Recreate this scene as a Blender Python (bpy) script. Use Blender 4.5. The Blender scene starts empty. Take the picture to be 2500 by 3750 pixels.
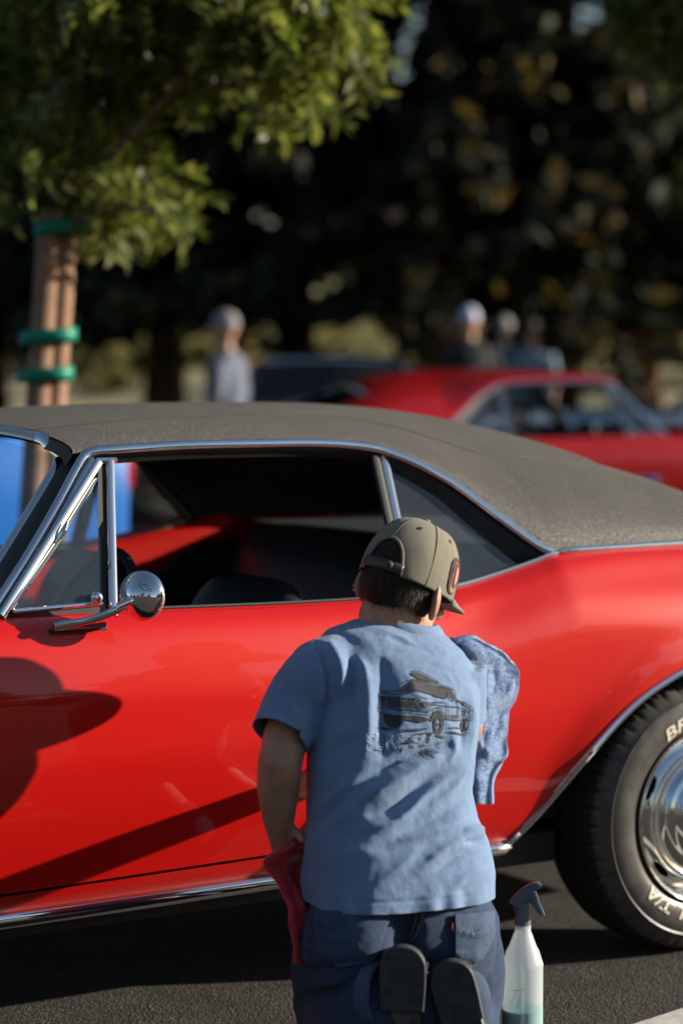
import bpy, bmesh, math, random
import numpy as np
from mathutils import Vector, Matrix, Euler, noise as mnoise
from mathutils.bvhtree import BVHTree

random.seed(7); rng = np.random.default_rng(7)
scene = bpy.context.scene
COL = scene.collection
R = math.radians

# ------------------------------------------------------------------ camera
F_PX, CXP, CYP, CAM_H = 8854.0, 1250.0, 1875.0, 1.435
PITCH = math.atan(605 / F_PX)
cam_d = bpy.data.cameras.new('camera'); cam = bpy.data.objects.new('camera', cam_d); COL.objects.link(cam)
cam.location = (0, 0, CAM_H); cam.rotation_euler = (math.pi / 2 - PITCH, 0, 0)
cam_d.sensor_fit = 'VERTICAL'; cam_d.sensor_height = 36.0; cam_d.sensor_width = 24.0; cam_d.lens = 85.0
cam_d.clip_start = 0.05; cam_d.clip_end = 2000
cam_d.dof.use_dof = True; cam_d.dof.focus_distance = 4.86; cam_d.dof.aperture_fstop = 1.9
scene.camera = cam

# ------------------------------------------------------------------ sky, sun, exposure
TH = R(32.5)
SD = np.array([math.cos(TH), math.sin(TH), 0.0]); TD = np.array([-math.sin(TH), math.cos(TH), 0.0])
SUN_CAR = np.array([0.215, -0.100, 0.072])            # towards the sun, in the car's own axes
_v = SD * SUN_CAR[0] + TD * SUN_CAR[1] + np.array([0, 0, SUN_CAR[2]])
SUN = _v / np.linalg.norm(_v)
SUN_EL = math.asin(SUN[2]); SUN_AZ = math.atan2(SUN[0], SUN[1])
world = bpy.data.worlds.new('World'); scene.world = world; world.use_nodes = True
wn = world.node_tree.nodes; wl = world.node_tree.links
sky = wn.new('ShaderNodeTexSky'); sky.sky_type = 'NISHITA'; sky.sun_disc = False
sky.sun_elevation = SUN_EL; sky.sun_rotation = SUN_AZ; sky.air_density = 1.0; sky.dust_density = 0.5; sky.ozone_density = 1.0
bg = wn['Background']; bg.inputs[1].default_value = 0.064
wl.new(sky.outputs[0], bg.inputs[0])
sun_d = bpy.data.lights.new('sun', 'SUN'); sun_d.energy = 5.0; sun_d.angle = R(0.53); sun_d.color = (1.0, 0.90, 0.76)
sun = bpy.data.objects.new('sun', sun_d); COL.objects.link(sun)
sun.rotation_euler = Vector(SUN).to_track_quat('Z', 'Y').to_euler(); sun.location = (8, -2, 6)
scene.view_settings.view_transform = 'Standard'; scene.view_settings.look = 'None'
scene.view_settings.exposure = 0.78; scene.view_settings.gamma = 1.0; scene.view_settings.use_curve_mapping = False
scene.cycles.use_denoising = True
scene.cycles.max_bounces = 8; scene.cycles.transparent_max_bounces = 12
scene.cycles.sample_clamp_indirect = 6.0; scene.cycles.caustics_reflective = False; scene.cycles.caustics_refractive = False

# ------------------------------------------------------------------ projection helpers
FW = np.array([0, math.cos(PITCH), -math.sin(PITCH)]); UP = np.array([0, math.sin(PITCH), math.cos(PITCH)]); RT = np.array([1.0, 0, 0])
CAM = np.array([0, 0, CAM_H])
def at(x, y, d):
    """the place seen at photo pixel (x, y), d metres in front of the camera"""
    return CAM + (FW + RT * (x - CXP) / F_PX - UP * (y - CYP) / F_PX) * d
def w2p(p):
    v = np.asarray(p) - CAM; d = v @ FW
    return np.stack([CXP + F_PX * (v @ RT) / d, CYP - F_PX * (v @ UP) / d, d], -1)
_w = at(2585, 2980, F_PX / 1550.0)
CAR_O = np.array([_w[0], _w[1], 0]) - TD * 0.03
def carw(s, t, z): return CAR_O + SD * s + TD * t + np.array([0, 0, z])

# ------------------------------------------------------------------ materials
def _nodes(name):
    m = bpy.data.materials.new(name); m.use_nodes = True
    nt = m.node_tree; return m, nt, nt.nodes['Principled BSDF']
def setp(b, **k):
    for n, v in k.items():
        key = n.replace('_', ' ').title() if n not in ('IOR',) else n
        key = {'Subsurface Weight': 'Subsurface Weight', 'Coat Weight': 'Coat Weight', 'Ior': 'IOR', 'Specular Ior Level': 'Specular IOR Level'}.get(key, key)
        b.inputs[key].default_value = v
def mat(name, col, rough=0.5, metal=0.0, noise=None, bump=None, col2=None, **k):
    """noise=(scale, amount) colour variation; bump=(scale, strength, detail); both in object space"""
    m, nt, b = _nodes(name); N = nt.nodes; L = nt.links
    b.inputs['Base Color'].default_value = (*col, 1); b.inputs['Roughness'].default_value = rough; b.inputs['Metallic'].default_value = metal
    setp(b, **k)
    tc = N.new('ShaderNodeTexCoord')
    if noise:
        n = N.new('ShaderNodeTexNoise'); n.inputs['Scale'].default_value = noise[0]; n.inputs['Detail'].default_value = 6; n.inputs['Roughness'].default_value = 0.6
        L.new(tc.outputs['Object'], n.inputs['Vector'])
        r = N.new('ShaderNodeValToRGB'); c2 = col2 or tuple(min(1, c * (1 + noise[1])) for c in col); c1 = tuple(c * (1 - noise[1]) for c in col) if not col2 else col
        r.color_ramp.elements[0].position = 0.3; r.color_ramp.elements[1].position = 0.7
        r.color_ramp.elements[0].color = (*c1, 1); r.color_ramp.elements[1].color = (*c2, 1)
        L.new(n.outputs['Fac'], r.inputs[0]); L.new(r.outputs[0], b.inputs['Base Color'])
        mr = N.new('ShaderNodeMapRange'); mr.inputs[3].default_value = max(0, rough - 0.06); mr.inputs[4].default_value = min(1, rough + 0.06)
        L.new(n.outputs['Fac'], mr.inputs[0]); L.new(mr.outputs[0], b.inputs['Roughness'])
    if bump:
        n2 = N.new('ShaderNodeTexNoise'); n2.inputs['Scale'].default_value = bump[0]; n2.inputs['Detail'].default_value = bump[2] if len(bump) > 2 else 3
        L.new(tc.outputs['Object'], n2.inputs['Vector'])
        bp = N.new('ShaderNodeBump'); bp.inputs['Strength'].default_value = bump[1]; bp.inputs['Distance'].default_value = bump[3] if len(bump) > 3 else 0.002
        L.new(n2.outputs['Fac'], bp.inputs['Height']); L.new(bp.outputs[0], b.inputs['Normal'])
    return m
def glass_mat(name, tint=(0.9, 0.95, 0.95), refl=0.12, rough=0.0, film=0.0, filmcol=(0.3, 0.35, 0.4)):
    """thin pane: transparent with a Fresnel mirror and a slight dusty film"""
    m = bpy.data.materials.new(name); m.use_nodes = True; nt = m.node_tree; N = nt.nodes; L = nt.links
    N.clear(); out = N.new('ShaderNodeOutputMaterial')
    tr = N.new('ShaderNodeBsdfTransparent'); tr.inputs[0].default_value = (*tint, 1)
    gl = N.new('ShaderNodeBsdfGlossy'); gl.inputs['Roughness'].default_value = rough; gl.inputs[0].default_value = (1, 1, 1, 1)
    fr = N.new('ShaderNodeFresnel'); ge = N.new('ShaderNodeNewGeometry'); io = N.new('ShaderNodeMapRange'); io.inputs[3].default_value = 1.5; io.inputs[4].default_value = 1 / 1.5
    L.new(ge.outputs['Backfacing'], io.inputs[0]); L.new(io.outputs[0], fr.inputs[0])        # a thin pane reflects the same from both sides
    ad = N.new('ShaderNodeMath'); ad.operation = 'ADD'; ad.inputs[1].default_value = refl; L.new(fr.outputs[0], ad.inputs[0])
    mx = N.new('ShaderNodeMixShader'); L.new(ad.outputs[0], mx.inputs[0]); L.new(tr.outputs[0], mx.inputs[1]); L.new(gl.outputs[0], mx.inputs[2])
    last = mx
    if film:
        df = N.new('ShaderNodeBsdfDiffuse'); df.inputs[0].default_value = (*filmcol, 1)
        tc = N.new('ShaderNodeTexCoord'); no = N.new('ShaderNodeTexNoise'); no.inputs['Scale'].default_value = 9; no.inputs['Detail'].default_value = 6
        L.new(tc.outputs['Object'], no.inputs['Vector'])
        mr = N.new('ShaderNodeMapRange'); mr.inputs[1].default_value = 0.3; mr.inputs[2].default_value = 0.75; mr.inputs[3].default_value = film * 0.7; mr.inputs[4].default_value = film * 1.2
        L.new(no.outputs['Fac'], mr.inputs[0])
        m2 = N.new('ShaderNodeMixShader'); L.new(mr.outputs[0], m2.inputs[0]); L.new(mx.outputs[0], m2.inputs[1]); L.new(df.outputs[0], m2.inputs[2]); last = m2
    L.new(last.outputs[0], out.inputs[0]); return m

def paint(name, col):
    m, nt, b = _nodes(name); N = nt.nodes; L = nt.links
    b.inputs['Base Color'].default_value = (*col, 1); b.inputs['Roughness'].default_value = 0.40; b.inputs['Specular IOR Level'].default_value = 0.45; b.inputs['Specular Tint'].default_value = (1.0, 0.30, 0.18, 1)
    b.inputs['Coat Weight'].default_value = 1.0; b.inputs['Coat Roughness'].default_value = 0.025; b.inputs['Coat IOR'].default_value = 1.5
    tc = N.new('ShaderNodeTexCoord'); n = N.new('ShaderNodeTexNoise'); n.inputs['Scale'].default_value = 5.0; n.inputs['Detail'].default_value = 2
    L.new(tc.outputs['Object'], n.inputs['Vector'])
    bp = N.new('ShaderNodeBump'); bp.inputs['Strength'].default_value = 0.05; bp.inputs['Distance'].default_value = 0.01
    L.new(n.outputs['Fac'], bp.inputs['Height']); L.new(bp.outputs[0], b.inputs['Coat Normal'])
    # faint wiping smears in the clear coat's gloss
    n2 = N.new('ShaderNodeTexNoise'); n2.inputs['Scale'].default_value = 14; n2.inputs['Detail'].default_value = 8; n2.inputs['Distortion'].default_value = 1.5
    L.new(tc.outputs['Object'], n2.inputs['Vector'])
    mr = N.new('ShaderNodeMapRange'); mr.inputs[1].default_value = 0.55; mr.inputs[2].default_value = 0.85; mr.inputs[3].default_value = 0.02; mr.inputs[4].default_value = 0.12
    L.new(n2.outputs['Fac'], mr.inputs[0]); L.new(mr.outputs[0], b.inputs['Coat Roughness'])
    return m

M = {}
M['red'] = paint('red_paint', (0.55, 0.006, 0.005))
M['chrome'] = mat('chrome', (0.86, 0.87, 0.88), 0.06, 1.0, bump=(30, 0.03, 2, 0.001))
M['steel'] = mat('satin_steel', (0.55, 0.56, 0.57), 0.28, 1.0)
M['black'] = mat('black_trim', (0.010, 0.010, 0.011), 0.45)
M['rubber'] = mat('rubber_seal', (0.012, 0.012, 0.012), 0.6)
M['seat'] = mat('black_seat_vinyl', (0.028, 0.029, 0.033), 0.34, bump=(260, 0.25, 3, 0.001))
M['underbody'] = mat('underbody_black', (0.01, 0.009, 0.009), 0.8)
M['headliner'] = mat('headliner_black', (0.010, 0.010, 0.010), 0.85)
M['tyre'] = mat('tyre_rubber', (0.060, 0.056, 0.050), 0.40, noise=(22, 0.35), bump=(160, 0.15, 4, 0.001))
M['tread'] = mat('tread_rubber', (0.014, 0.014, 0.014), 0.7, bump=(120, 0.3, 4, 0.002))
M['white_letter'] = mat('tyre_letter_white', (0.72, 0.66, 0.52), 0.6, noise=(60, 0.15))
M['dark'] = mat('dark_recess', (0.006, 0.006, 0.006), 0.7)
M['glass'] = glass_mat('window_glass', (0.80, 0.87, 0.88), 0.02, film=0.05, filmcol=(0.35, 0.38, 0.42))
M['qglass'] = glass_mat('quarter_glass', (0.70, 0.80, 0.86), 0.03, film=0.07, filmcol=(0.30, 0.36, 0.45))
M['wglass'] = glass_mat('windshield_glass', (0.72, 0.82, 0.86), 0.02)
M['vinyl'] = None
def vinyl_mat():
    m, nt, b = _nodes('vinyl_roof_cover'); N = nt.nodes; L = nt.links
    b.inputs['Roughness'].default_value = 0.48; b.inputs['Specular IOR Level'].default_value = 0.6; b.inputs['IOR'].default_value = 1.6
    tc = N.new('ShaderNodeTexCoord')
    vo = N.new('ShaderNodeTexVoronoi'); vo.inputs['Scale'].default_value = 215; vo.feature = 'DISTANCE_TO_EDGE'
    n0 = N.new('ShaderNodeTexNoise'); n0.inputs['Scale'].default_value = 120; n0.inputs['Detail'].default_value = 3
    mxv = N.new('ShaderNodeMix'); mxv.data_type = 'RGBA'; mxv.inputs[0].default_value = 0.012
    L.new(tc.outputs['Object'], mxv.inputs[6]); L.new(tc.outputs['Object'], n0.inputs['Vector']); L.new(n0.outputs['Color'], mxv.inputs[7])
    L.new(mxv.outputs[2], vo.inputs['Vector'])
    rp = N.new('ShaderNodeMapRange'); rp.inputs[1].default_value = 0.0; rp.inputs[2].default_value = 0.22; L.new(vo.outputs['Distance'], rp.inputs[0])
    bp = N.new('ShaderNodeBump'); bp.inputs['Strength'].default_value = 1.0; bp.inputs['Distance'].default_value = 0.0026
    L.new(rp.outputs[0], bp.inputs['Height']); L.new(bp.outputs[0], b.inputs['Normal'])
    n = N.new('ShaderNodeTexNoise'); n.inputs['Scale'].default_value = 4; n.inputs['Detail'].default_value = 6; L.new(tc.outputs['Object'], n.inputs['Vector'])
    cr = N.new('ShaderNodeValToRGB'); cr.color_ramp.elements[0].color = (0.062, 0.055, 0.045, 1); cr.color_ramp.elements[1].color = (0.130, 0.117, 0.096, 1)
    L.new(n.outputs['Fac'], cr.inputs[0]); L.new(cr.outputs[0], b.inputs['Base Color'])
    return m
M['vinyl'] = vinyl_mat(); M['seam'] = mat('vinyl_seam', (0.03, 0.027, 0.024), 0.6)

# ------------------------------------------------------------------ mesh helpers
def mesh(name, verts, faces, m, parent=None, smooth=True, sharp=None):
    me = bpy.data.meshes.new(name); me.from_pydata([tuple(map(float, v)) for v in verts], [], [tuple(f) for f in faces]); me.update()
    if smooth: me.polygons.foreach_set('use_smooth', [True] * len(me.polygons))
    if m: me.materials.append(m)
    if sharp is not None: me.set_sharp_from_angle(angle=R(sharp))
    o = bpy.data.objects.new(name, me); COL.objects.link(o)
    if parent: o.parent = parent
    return o
def tag(o, label=None, cat=None, group=None, kind=None):
    if label: o['label'] = label
    if cat: o['category'] = cat
    if group: o['group'] = group
    if kind: o['kind'] = kind
    return o
def empty(name, loc=(0, 0, 0), rz=0.0, label=None, cat=None, group=None):
    o = bpy.data.objects.new(name, None); COL.objects.link(o); o.empty_display_size = 0.1
    o.location = tuple(map(float, loc)); o.rotation_euler = (0, 0, rz); return tag(o, label, cat, group)
def children(o): return [c for c in bpy.data.objects if c.parent == o]
def copy_tree(o, parent=None, swap=None, kids=None):
    kids = kids or {}
    c = o.copy(); COL.objects.link(c); c.parent = parent
    if swap and c.type == 'MESH':
        for sl in c.material_slots:
            if sl.material and sl.material.name in swap: mm = swap[sl.material.name]; sl.link = 'OBJECT'; sl.material = mm
    for ch in children(o): copy_tree(ch, c, swap)
    return c
def gridf(nu, nv, cu=False):
    f = []
    for i in range(nu if cu else nu - 1):
        for j in range(nv - 1):
            a = i * nv + j; b = ((i + 1) % nu) * nv + j; f.append((a, b, b + 1, a + 1))
    return f
class MB:
    """collects pieces of one part"""
    def __init__(s): s.v = []; s.f = []
    def add(s, v, f):
        o = len(s.v); s.v += [tuple(map(float, p)) for p in v]; s.f += [tuple(i + o for i in q) for q in f]; return s
    def box(s, c, size, rot=None, bev=0.0):
        bm = bmesh.new(); bmesh.ops.create_cube(bm, size=1.0)
        for v in bm.verts: v.co = Vector((v.co.x * size[0], v.co.y * size[1], v.co.z * size[2]))
        if bev: bmesh.ops.bevel(bm, geom=bm.edges[:], offset=bev, segments=3, profile=0.5, affect='EDGES')
        mt = (rot if rot is not None else Matrix()).to_4x4(); mt.translation = Vector(tuple(map(float, c)))
        bm.transform(mt); bm.verts.ensure_lookup_table()
        s.add([v.co[:] for v in bm.verts], [[v.index for v in f.verts] for f in bm.faces]); bm.free(); return s
    def loft(s, rings, cap=True, closed=True):
        n = len(rings[0]); v = [p for r in rings for p in r]; f = []
        for i in range(len(rings) - 1):
            for j in range(n if closed else n - 1):
                a = i * n + j; b = i * n + (j + 1) % n; f.append((a, b, b + n, a + n))
        if cap and closed: f.append(tuple(range(n - 1, -1, -1))); f.append(tuple(range((len(rings) - 1) * n, len(rings) * n)))
        return s.add(v, f)
    def tube(s, pts, rad, n=10, cap=True, flat=None):
        """tube along a path; rad a number or one per point; flat=(w,h,up) gives an oval or strip section"""
        P = [np.asarray(p, float) for p in pts]; rings = []; k = len(P)
        prev = None
        for i in range(k):
            t = P[min(i + 1, k - 1)] - P[max(i - 1, 0)]; t /= np.linalg.norm(t) + 1e-12
            if flat is not None: u = np.asarray(flat[2], float)
            elif prev is not None: u = prev
            else: u = np.array([0, 0, 1.0]) if abs(t[2]) < 0.9 else np.array([1.0, 0, 0])
            a = np.cross(t, u); a /= np.linalg.norm(a) + 1e-12; b = np.cross(a, t); prev = b
            r = rad[i] if hasattr(rad, '__len__') else rad
            w, h = (flat[0], flat[1]) if flat is not None else (r, r)
            rings.append([P[i] + a * w * math.cos(2 * math.pi * j / n) + b * h * math.sin(2 * math.pi * j / n) for j in range(n)])
        return s.loft(rings, cap)
    def lathe(s, prof, n=32, axis=None, org=(0, 0, 0), close=False):
        """prof [(r, h)] turned about axis (default z)"""
        ax = np.asarray(axis if axis is not None else (0, 0, 1), float); ax /= np.linalg.norm(ax)
        u = np.cross(ax, [0, 0, 1.0]); u = np.array([1.0, 0, 0]) if np.linalg.norm(u) < 1e-6 else u / np.linalg.norm(u)
        w = np.cross(ax, u); o = np.asarray(org, float); rings = []
        for j in range(n):
            c, sn = math.cos(2 * math.pi * j / n), math.sin(2 * math.pi * j / n)
            rings.append([o + ax * h + (u * c + w * sn) * max(r, 1e-5) for r, h in prof])
        v = [p for r in rings for p in r]; return s.add(v, gridf(n, len(prof), True))
    def ellipsoid(s, c, rad, rot=None, nu=24, nv=14):
        v = []; mt = rot.to_3x3() if rot is not None else Matrix.Identity(3)
        for i in range(nu):
            for j in range(nv + 1):
                th = math.pi * j / nv; ph = 2 * math.pi * i / nu
                p = mt @ Vector((rad[0] * math.sin(th) * math.cos(ph), rad[1] * math.sin(th) * math.sin(ph), rad[2] * math.cos(th)))
                v.append((p.x + c[0], p.y + c[1], p.z + c[2]))
        return s.add(v, gridf(nu, nv + 1, True))
    def build(s, name, m, parent=None, smooth=True, sharp=40):
        return mesh(name, s.v, s.f, m, parent, smooth, sharp)
def smoothstep(a, b, x):
    t = np.clip((x - a) / (b - a), 0, 1); return t * t * (3 - 2 * t)
def spline(pts, n):
    """Catmull-Rom through the points, n samples"""
    P = np.asarray(pts, float); k = len(P); out = []
    d = np.r_[0, np.cumsum(np.linalg.norm(np.diff(P, axis=0), axis=1))]
    Q = np.vstack([2 * P[0] - P[1], P, 2 * P[-1] - P[-2]])
    for u in np.linspace(0, d[-1], n):
        i = min(max(np.searchsorted(d, u) - 1, 0), k - 2); t = (u - d[i]) / (d[i + 1] - d[i] + 1e-12)
        p0, p1, p2, p3 = Q[i], Q[i + 1], Q[i + 2], Q[i + 3]
        out.append(0.5 * ((2 * p1) + (-p0 + p2) * t + (2 * p0 - 5 * p1 + 4 * p2 - p3) * t * t + (-p0 + 3 * p1 - 3 * p2 + p3) * t ** 3))
    return np.array(out)
def smooth_interp(x, xp, fp):
    """monotone cubic through key points"""
    xp = np.asarray(xp, float); fp = np.asarray(fp, float); h = np.diff(xp); dl = np.diff(fp) / h
    mm = np.zeros(len(xp)); mm[0] = dl[0]; mm[-1] = dl[-1]
    for i in range(1, len(xp) - 1): mm[i] = 0 if dl[i - 1] * dl[i] <= 0 else 2 * dl[i - 1] * dl[i] / (dl[i - 1] + dl[i])
    x = np.clip(np.asarray(x, float), xp[0], xp[-1]); i = np.clip(np.searchsorted(xp, x) - 1, 0, len(xp) - 2); t = (x - xp[i]) / h[i]
    return (2 * t ** 3 - 3 * t ** 2 + 1) * fp[i] + (t ** 3 - 2 * t ** 2 + t) * h[i] * mm[i] + (-2 * t ** 3 + 3 * t ** 2) * fp[i + 1] + (t ** 3 - t ** 2) * h[i] * mm[i + 1]
def solid(o, th, off=-1):
    md = o.modifiers.new('thickness', 'SOLIDIFY'); md.thickness = th; md.offset = off; return o
def fast_mesh(name, V, Fq, m, parent):
    me = bpy.data.meshes.new(name); V = np.asarray(V, np.float32); Fq = np.asarray(Fq, np.int32); k = Fq.shape[1]
    me.vertices.add(len(V)); me.vertices.foreach_set('co', V.ravel()); me.loops.add(Fq.size); me.loops.foreach_set('vertex_index', Fq.ravel())
    me.polygons.add(len(Fq)); me.polygons.foreach_set('loop_start', np.arange(len(Fq), dtype=np.int32) * k); me.update(calc_edges=True); me.materials.append(m)
    o = bpy.data.objects.new(name, me); COL.objects.link(o); o.parent = parent; return o
# ------------------------------------------------------------------ ground
def ground_mat():
    m, nt, b = _nodes('asphalt'); N = nt.nodes; L = nt.links
    tc = N.new('ShaderNodeTexCoord'); b.inputs['Roughness'].default_value = 0.85; b.inputs['Specular IOR Level'].default_value = 0.3
    vo = N.new('ShaderNodeTexVoronoi'); vo.inputs['Scale'].default_value = 160; L.new(tc.outputs['Object'], vo.inputs['Vector'])
    n = N.new('ShaderNodeTexNoise'); n.inputs['Scale'].default_value = 6; n.inputs['Detail'].default_value = 9; n.inputs['Roughness'].default_value = 0.7; L.new(tc.outputs['Object'], n.inputs['Vector'])
    cr = N.new('ShaderNodeValToRGB'); cr.color_ramp.elements[0].position = 0.25; cr.color_ramp.elements[0].color = (0.025, 0.0235, 0.022, 1)
    cr.color_ramp.elements[1].position = 0.9; cr.color_ramp.elements[1].color = (0.155, 0.138, 0.110, 1)
    sp = N.new('ShaderNodeSeparateColor'); L.new(vo.outputs['Color'], sp.inputs[0])
    ml = N.new('ShaderNodeMath'); ml.operation = 'MULTIPLY'; L.new(sp.outputs[0], ml.inputs[0]); L.new(n.outputs['Fac'], ml.inputs[1])
    m3 = N.new('ShaderNodeMath'); m3.operation = 'MULTIPLY_ADD'; m3.inputs[1].default_value = 0.7; m3.inputs[2].default_value = 0.18; L.new(ml.outputs[0], m3.inputs[0])
    L.new(m3.outputs[0], cr.inputs[0]); L.new(cr.outputs[0], b.inputs['Base Color'])
    bp = N.new('ShaderNodeBump'); bp.inputs['Strength'].default_value = 0.8; bp.inputs['Distance'].default_value = 0.006
    n2 = N.new('ShaderNodeTexNoise'); n2.inputs['Scale'].default_value = 220; n2.inputs['Detail'].default_value = 4; L.new(tc.outputs['Object'], n2.inputs['Vector'])
    ad = N.new('ShaderNodeMath'); L.new(vo.outputs['Distance'], ad.inputs[0]); L.new(n2.outputs['Fac'], ad.inputs[1]); L.new(ad.outputs[0], bp.inputs['Height']); L.new(bp.outputs[0], b.inputs['Normal'])
    return m
M['asphalt'] = ground_mat()
M['line'] = mat('line_paint_white', (0.55, 0.54, 0.50), 0.8, noise=(30, 0.3), bump=(200, 0.3, 4))
g = mesh('ground', [(-400, -300, 0), (400, -300, 0), (400, 500, 0), (-400, 500, 0)], [(0, 1, 2, 3)], M['asphalt'], smooth=False); tag(g, kind='structure')
def on_ground(x, y):
    r = FW + RT * (x - CXP) / F_PX - UP * (y - CYP) / F_PX; k = -CAM_H / r[2]; return CAM + r * k
_a = on_ground(2330, 3752); _d = on_ground(2500, 3697) - _a; _d /= np.linalg.norm(_d); _n = np.array([_d[1], -_d[0], 0])
ln_ = mesh('parking_line', [_a - _d * 0.3 + [0, 0, .004], _a + _d * 4 + [0, 0, .004], _a + _d * 4 + _n * 0.1 + [0, 0, .004], _a - _d * 0.3 + _n * 0.1 + [0, 0, .004]], [(0, 3, 2, 1)], M['line'], smooth=False); tag(ln_, kind='structure')

# ------------------------------------------------------------------ the coupe (local axes: x = s rearward, y = t across from the near side, z up)
CARW = 1.84
car = empty('coupe_car', CAR_O, TH, 'red vintage coupe with black vinyl roof that the kneeling man is wiping', 'car')
Sx = [-3.72, -3.4, -2.7, -1.95, -1.75, -0.95, -0.80, -0.667, -0.55, -0.463, -0.40, -0.2, 0.25, 0.6, 1.02]
Zt = [0.70, 0.80, 0.865, 0.895, 0.902, 0.889, 0.891, 0.905, 0.927, 0.947, 0.962, 0.968, 0.962, 0.94, 0.86]
def ztop(s): return smooth_interp(s, Sx, Zt)
Pz = [0.20, 0.25, 0.29, 0.33, 0.38, 0.45, 0.54, 0.63, 0.72, 0.79, 0.84, 0.868, 0.884, 0.894, 0.900]
Pt = [0.330, 0.215, 0.128, 0.096, 0.073, 0.045, 0.018, 0.003, 0.0015, 0.012, 0.028, 0.042, 0.055, 0.069, 0.088]
ARC = np.array([(-0.545, 0.25), (-0.53, 0.29), (-0.458, 0.384), (-0.381, 0.504), (-0.263, 0.619), (-0.183, 0.664), (-0.10, 0.694), (0.0, 0.706), (0.10, 0.694), (0.20, 0.655), (0.30, 0.585), (0.39, 0.47), (0.45, 0.36), (0.49, 0.25)])
def arch(s): return smooth_interp(s, ARC[:, 0], ARC[:, 1])
def zlow(s):
    s = np.asarray(s, float); z = np.full_like(s, 0.25)
    m = (s > -0.545) & (s < 0.49); z = np.where(m, arch(s), z)
    q = s + 2.746; m2 = (q > -0.40) & (q < 0.40); z = np.where(m2, np.maximum(0.25, 0.30 + 0.385 * np.sqrt(np.clip(1 - (q / 0.40) ** 2, 0, 1))), z)
    z = np.where(s < -3.35, 0.30 + 0.08 * smoothstep(-3.35, -3.7, s), z); z = np.where(s > 0.6, 0.27 + 0.08 * smoothstep(0.6, 1.0, s), z)
    return z
def T(s, z):
    s = np.asarray(s, float); z = np.asarray(z, float); dz = ztop(s) - 0.900
    w = smoothstep(0.50, 0.84, z - np.minimum(dz, 0) * 0.5)
    t = smooth_interp(z - dz * w, Pz, Pt)
    hip = smoothstep(-0.75, -0.1, s) * smoothstep(1.1, 0.4, s)
    t = t + hip * 0.022 * np.exp(-((z - 0.93) / 0.07) ** 2) - hip * 0.012 * np.exp(-((z - 0.75) / 0.16) ** 2)
    # soft valley running down from the window's rear corner
    t = t + 0.011 * np.exp(-((s + 0.60) / 0.13) ** 2) * np.exp(-((z - 0.87 - (s + 0.6) * 0.25) / 0.045) ** 2)
    # wheel-arch flare
    for s0 in (0.0, -2.746):
        r = np.hypot((s - s0) / 1.06, z - 0.31); t = t - 0.020 * np.exp(-((r - 0.40) / 0.055) ** 2) * smoothstep(0.36, 0.52, z)
    t = t + 0.10 * smoothstep(-3.1, -3.75, s) ** 2 + 0.10 * smoothstep(0.55, 1.05, s) ** 2
    return t
def mir(v, f, both):
    if not both: return v, f
    n = len(v); return list(v) + [(a, CARW - b, c) for a, b, c in v], list(f) + [tuple(n + i for i in reversed(q)) for q in f]
def flip(v): return [(a, CARW - b, c) for a, b, c in v]
def side_part(name, m, s0, s1, lo, hi, ns=60, nz=26, side=0, inset=0.0, ret=0.012):
    ss = np.linspace(s0, s1, ns); v = []
    for s in ss:
        a = float(lo(s)) if callable(lo) else lo; b = float(hi(s)) if callable(hi) else hi
        k = np.linspace(0, 1, nz) ** 0.85; zz = a + (b - a) * k
        tt = T(np.full(nz, s), zz) + inset
        row = [(s, float(t), float(z)) for t, z in zip(tt, zz)]
        row = [(s, row[0][1] + ret, row[0][2] + 0.002)] + row
        v += row
    nv = nz + 1
    # folded front and rear edges
    v = [(v[j][0] + 0.002, v[j][1] + ret, v[j][2]) for j in range(nv)] + v + [(v[-nv + j][0] - 0.002, v[-nv + j][1] + ret, v[-nv + j][2]) for j in range(nv)]
    f = gridf(ns + 2, nv)
    if side: v = flip(v)
    else: f = [tuple(reversed(q)) for q in f]
    return mesh(name, v, f, m, car, True, 35)
DOORB = lambda s: 0.349 + 0.018 * (s + 1.82)
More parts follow.
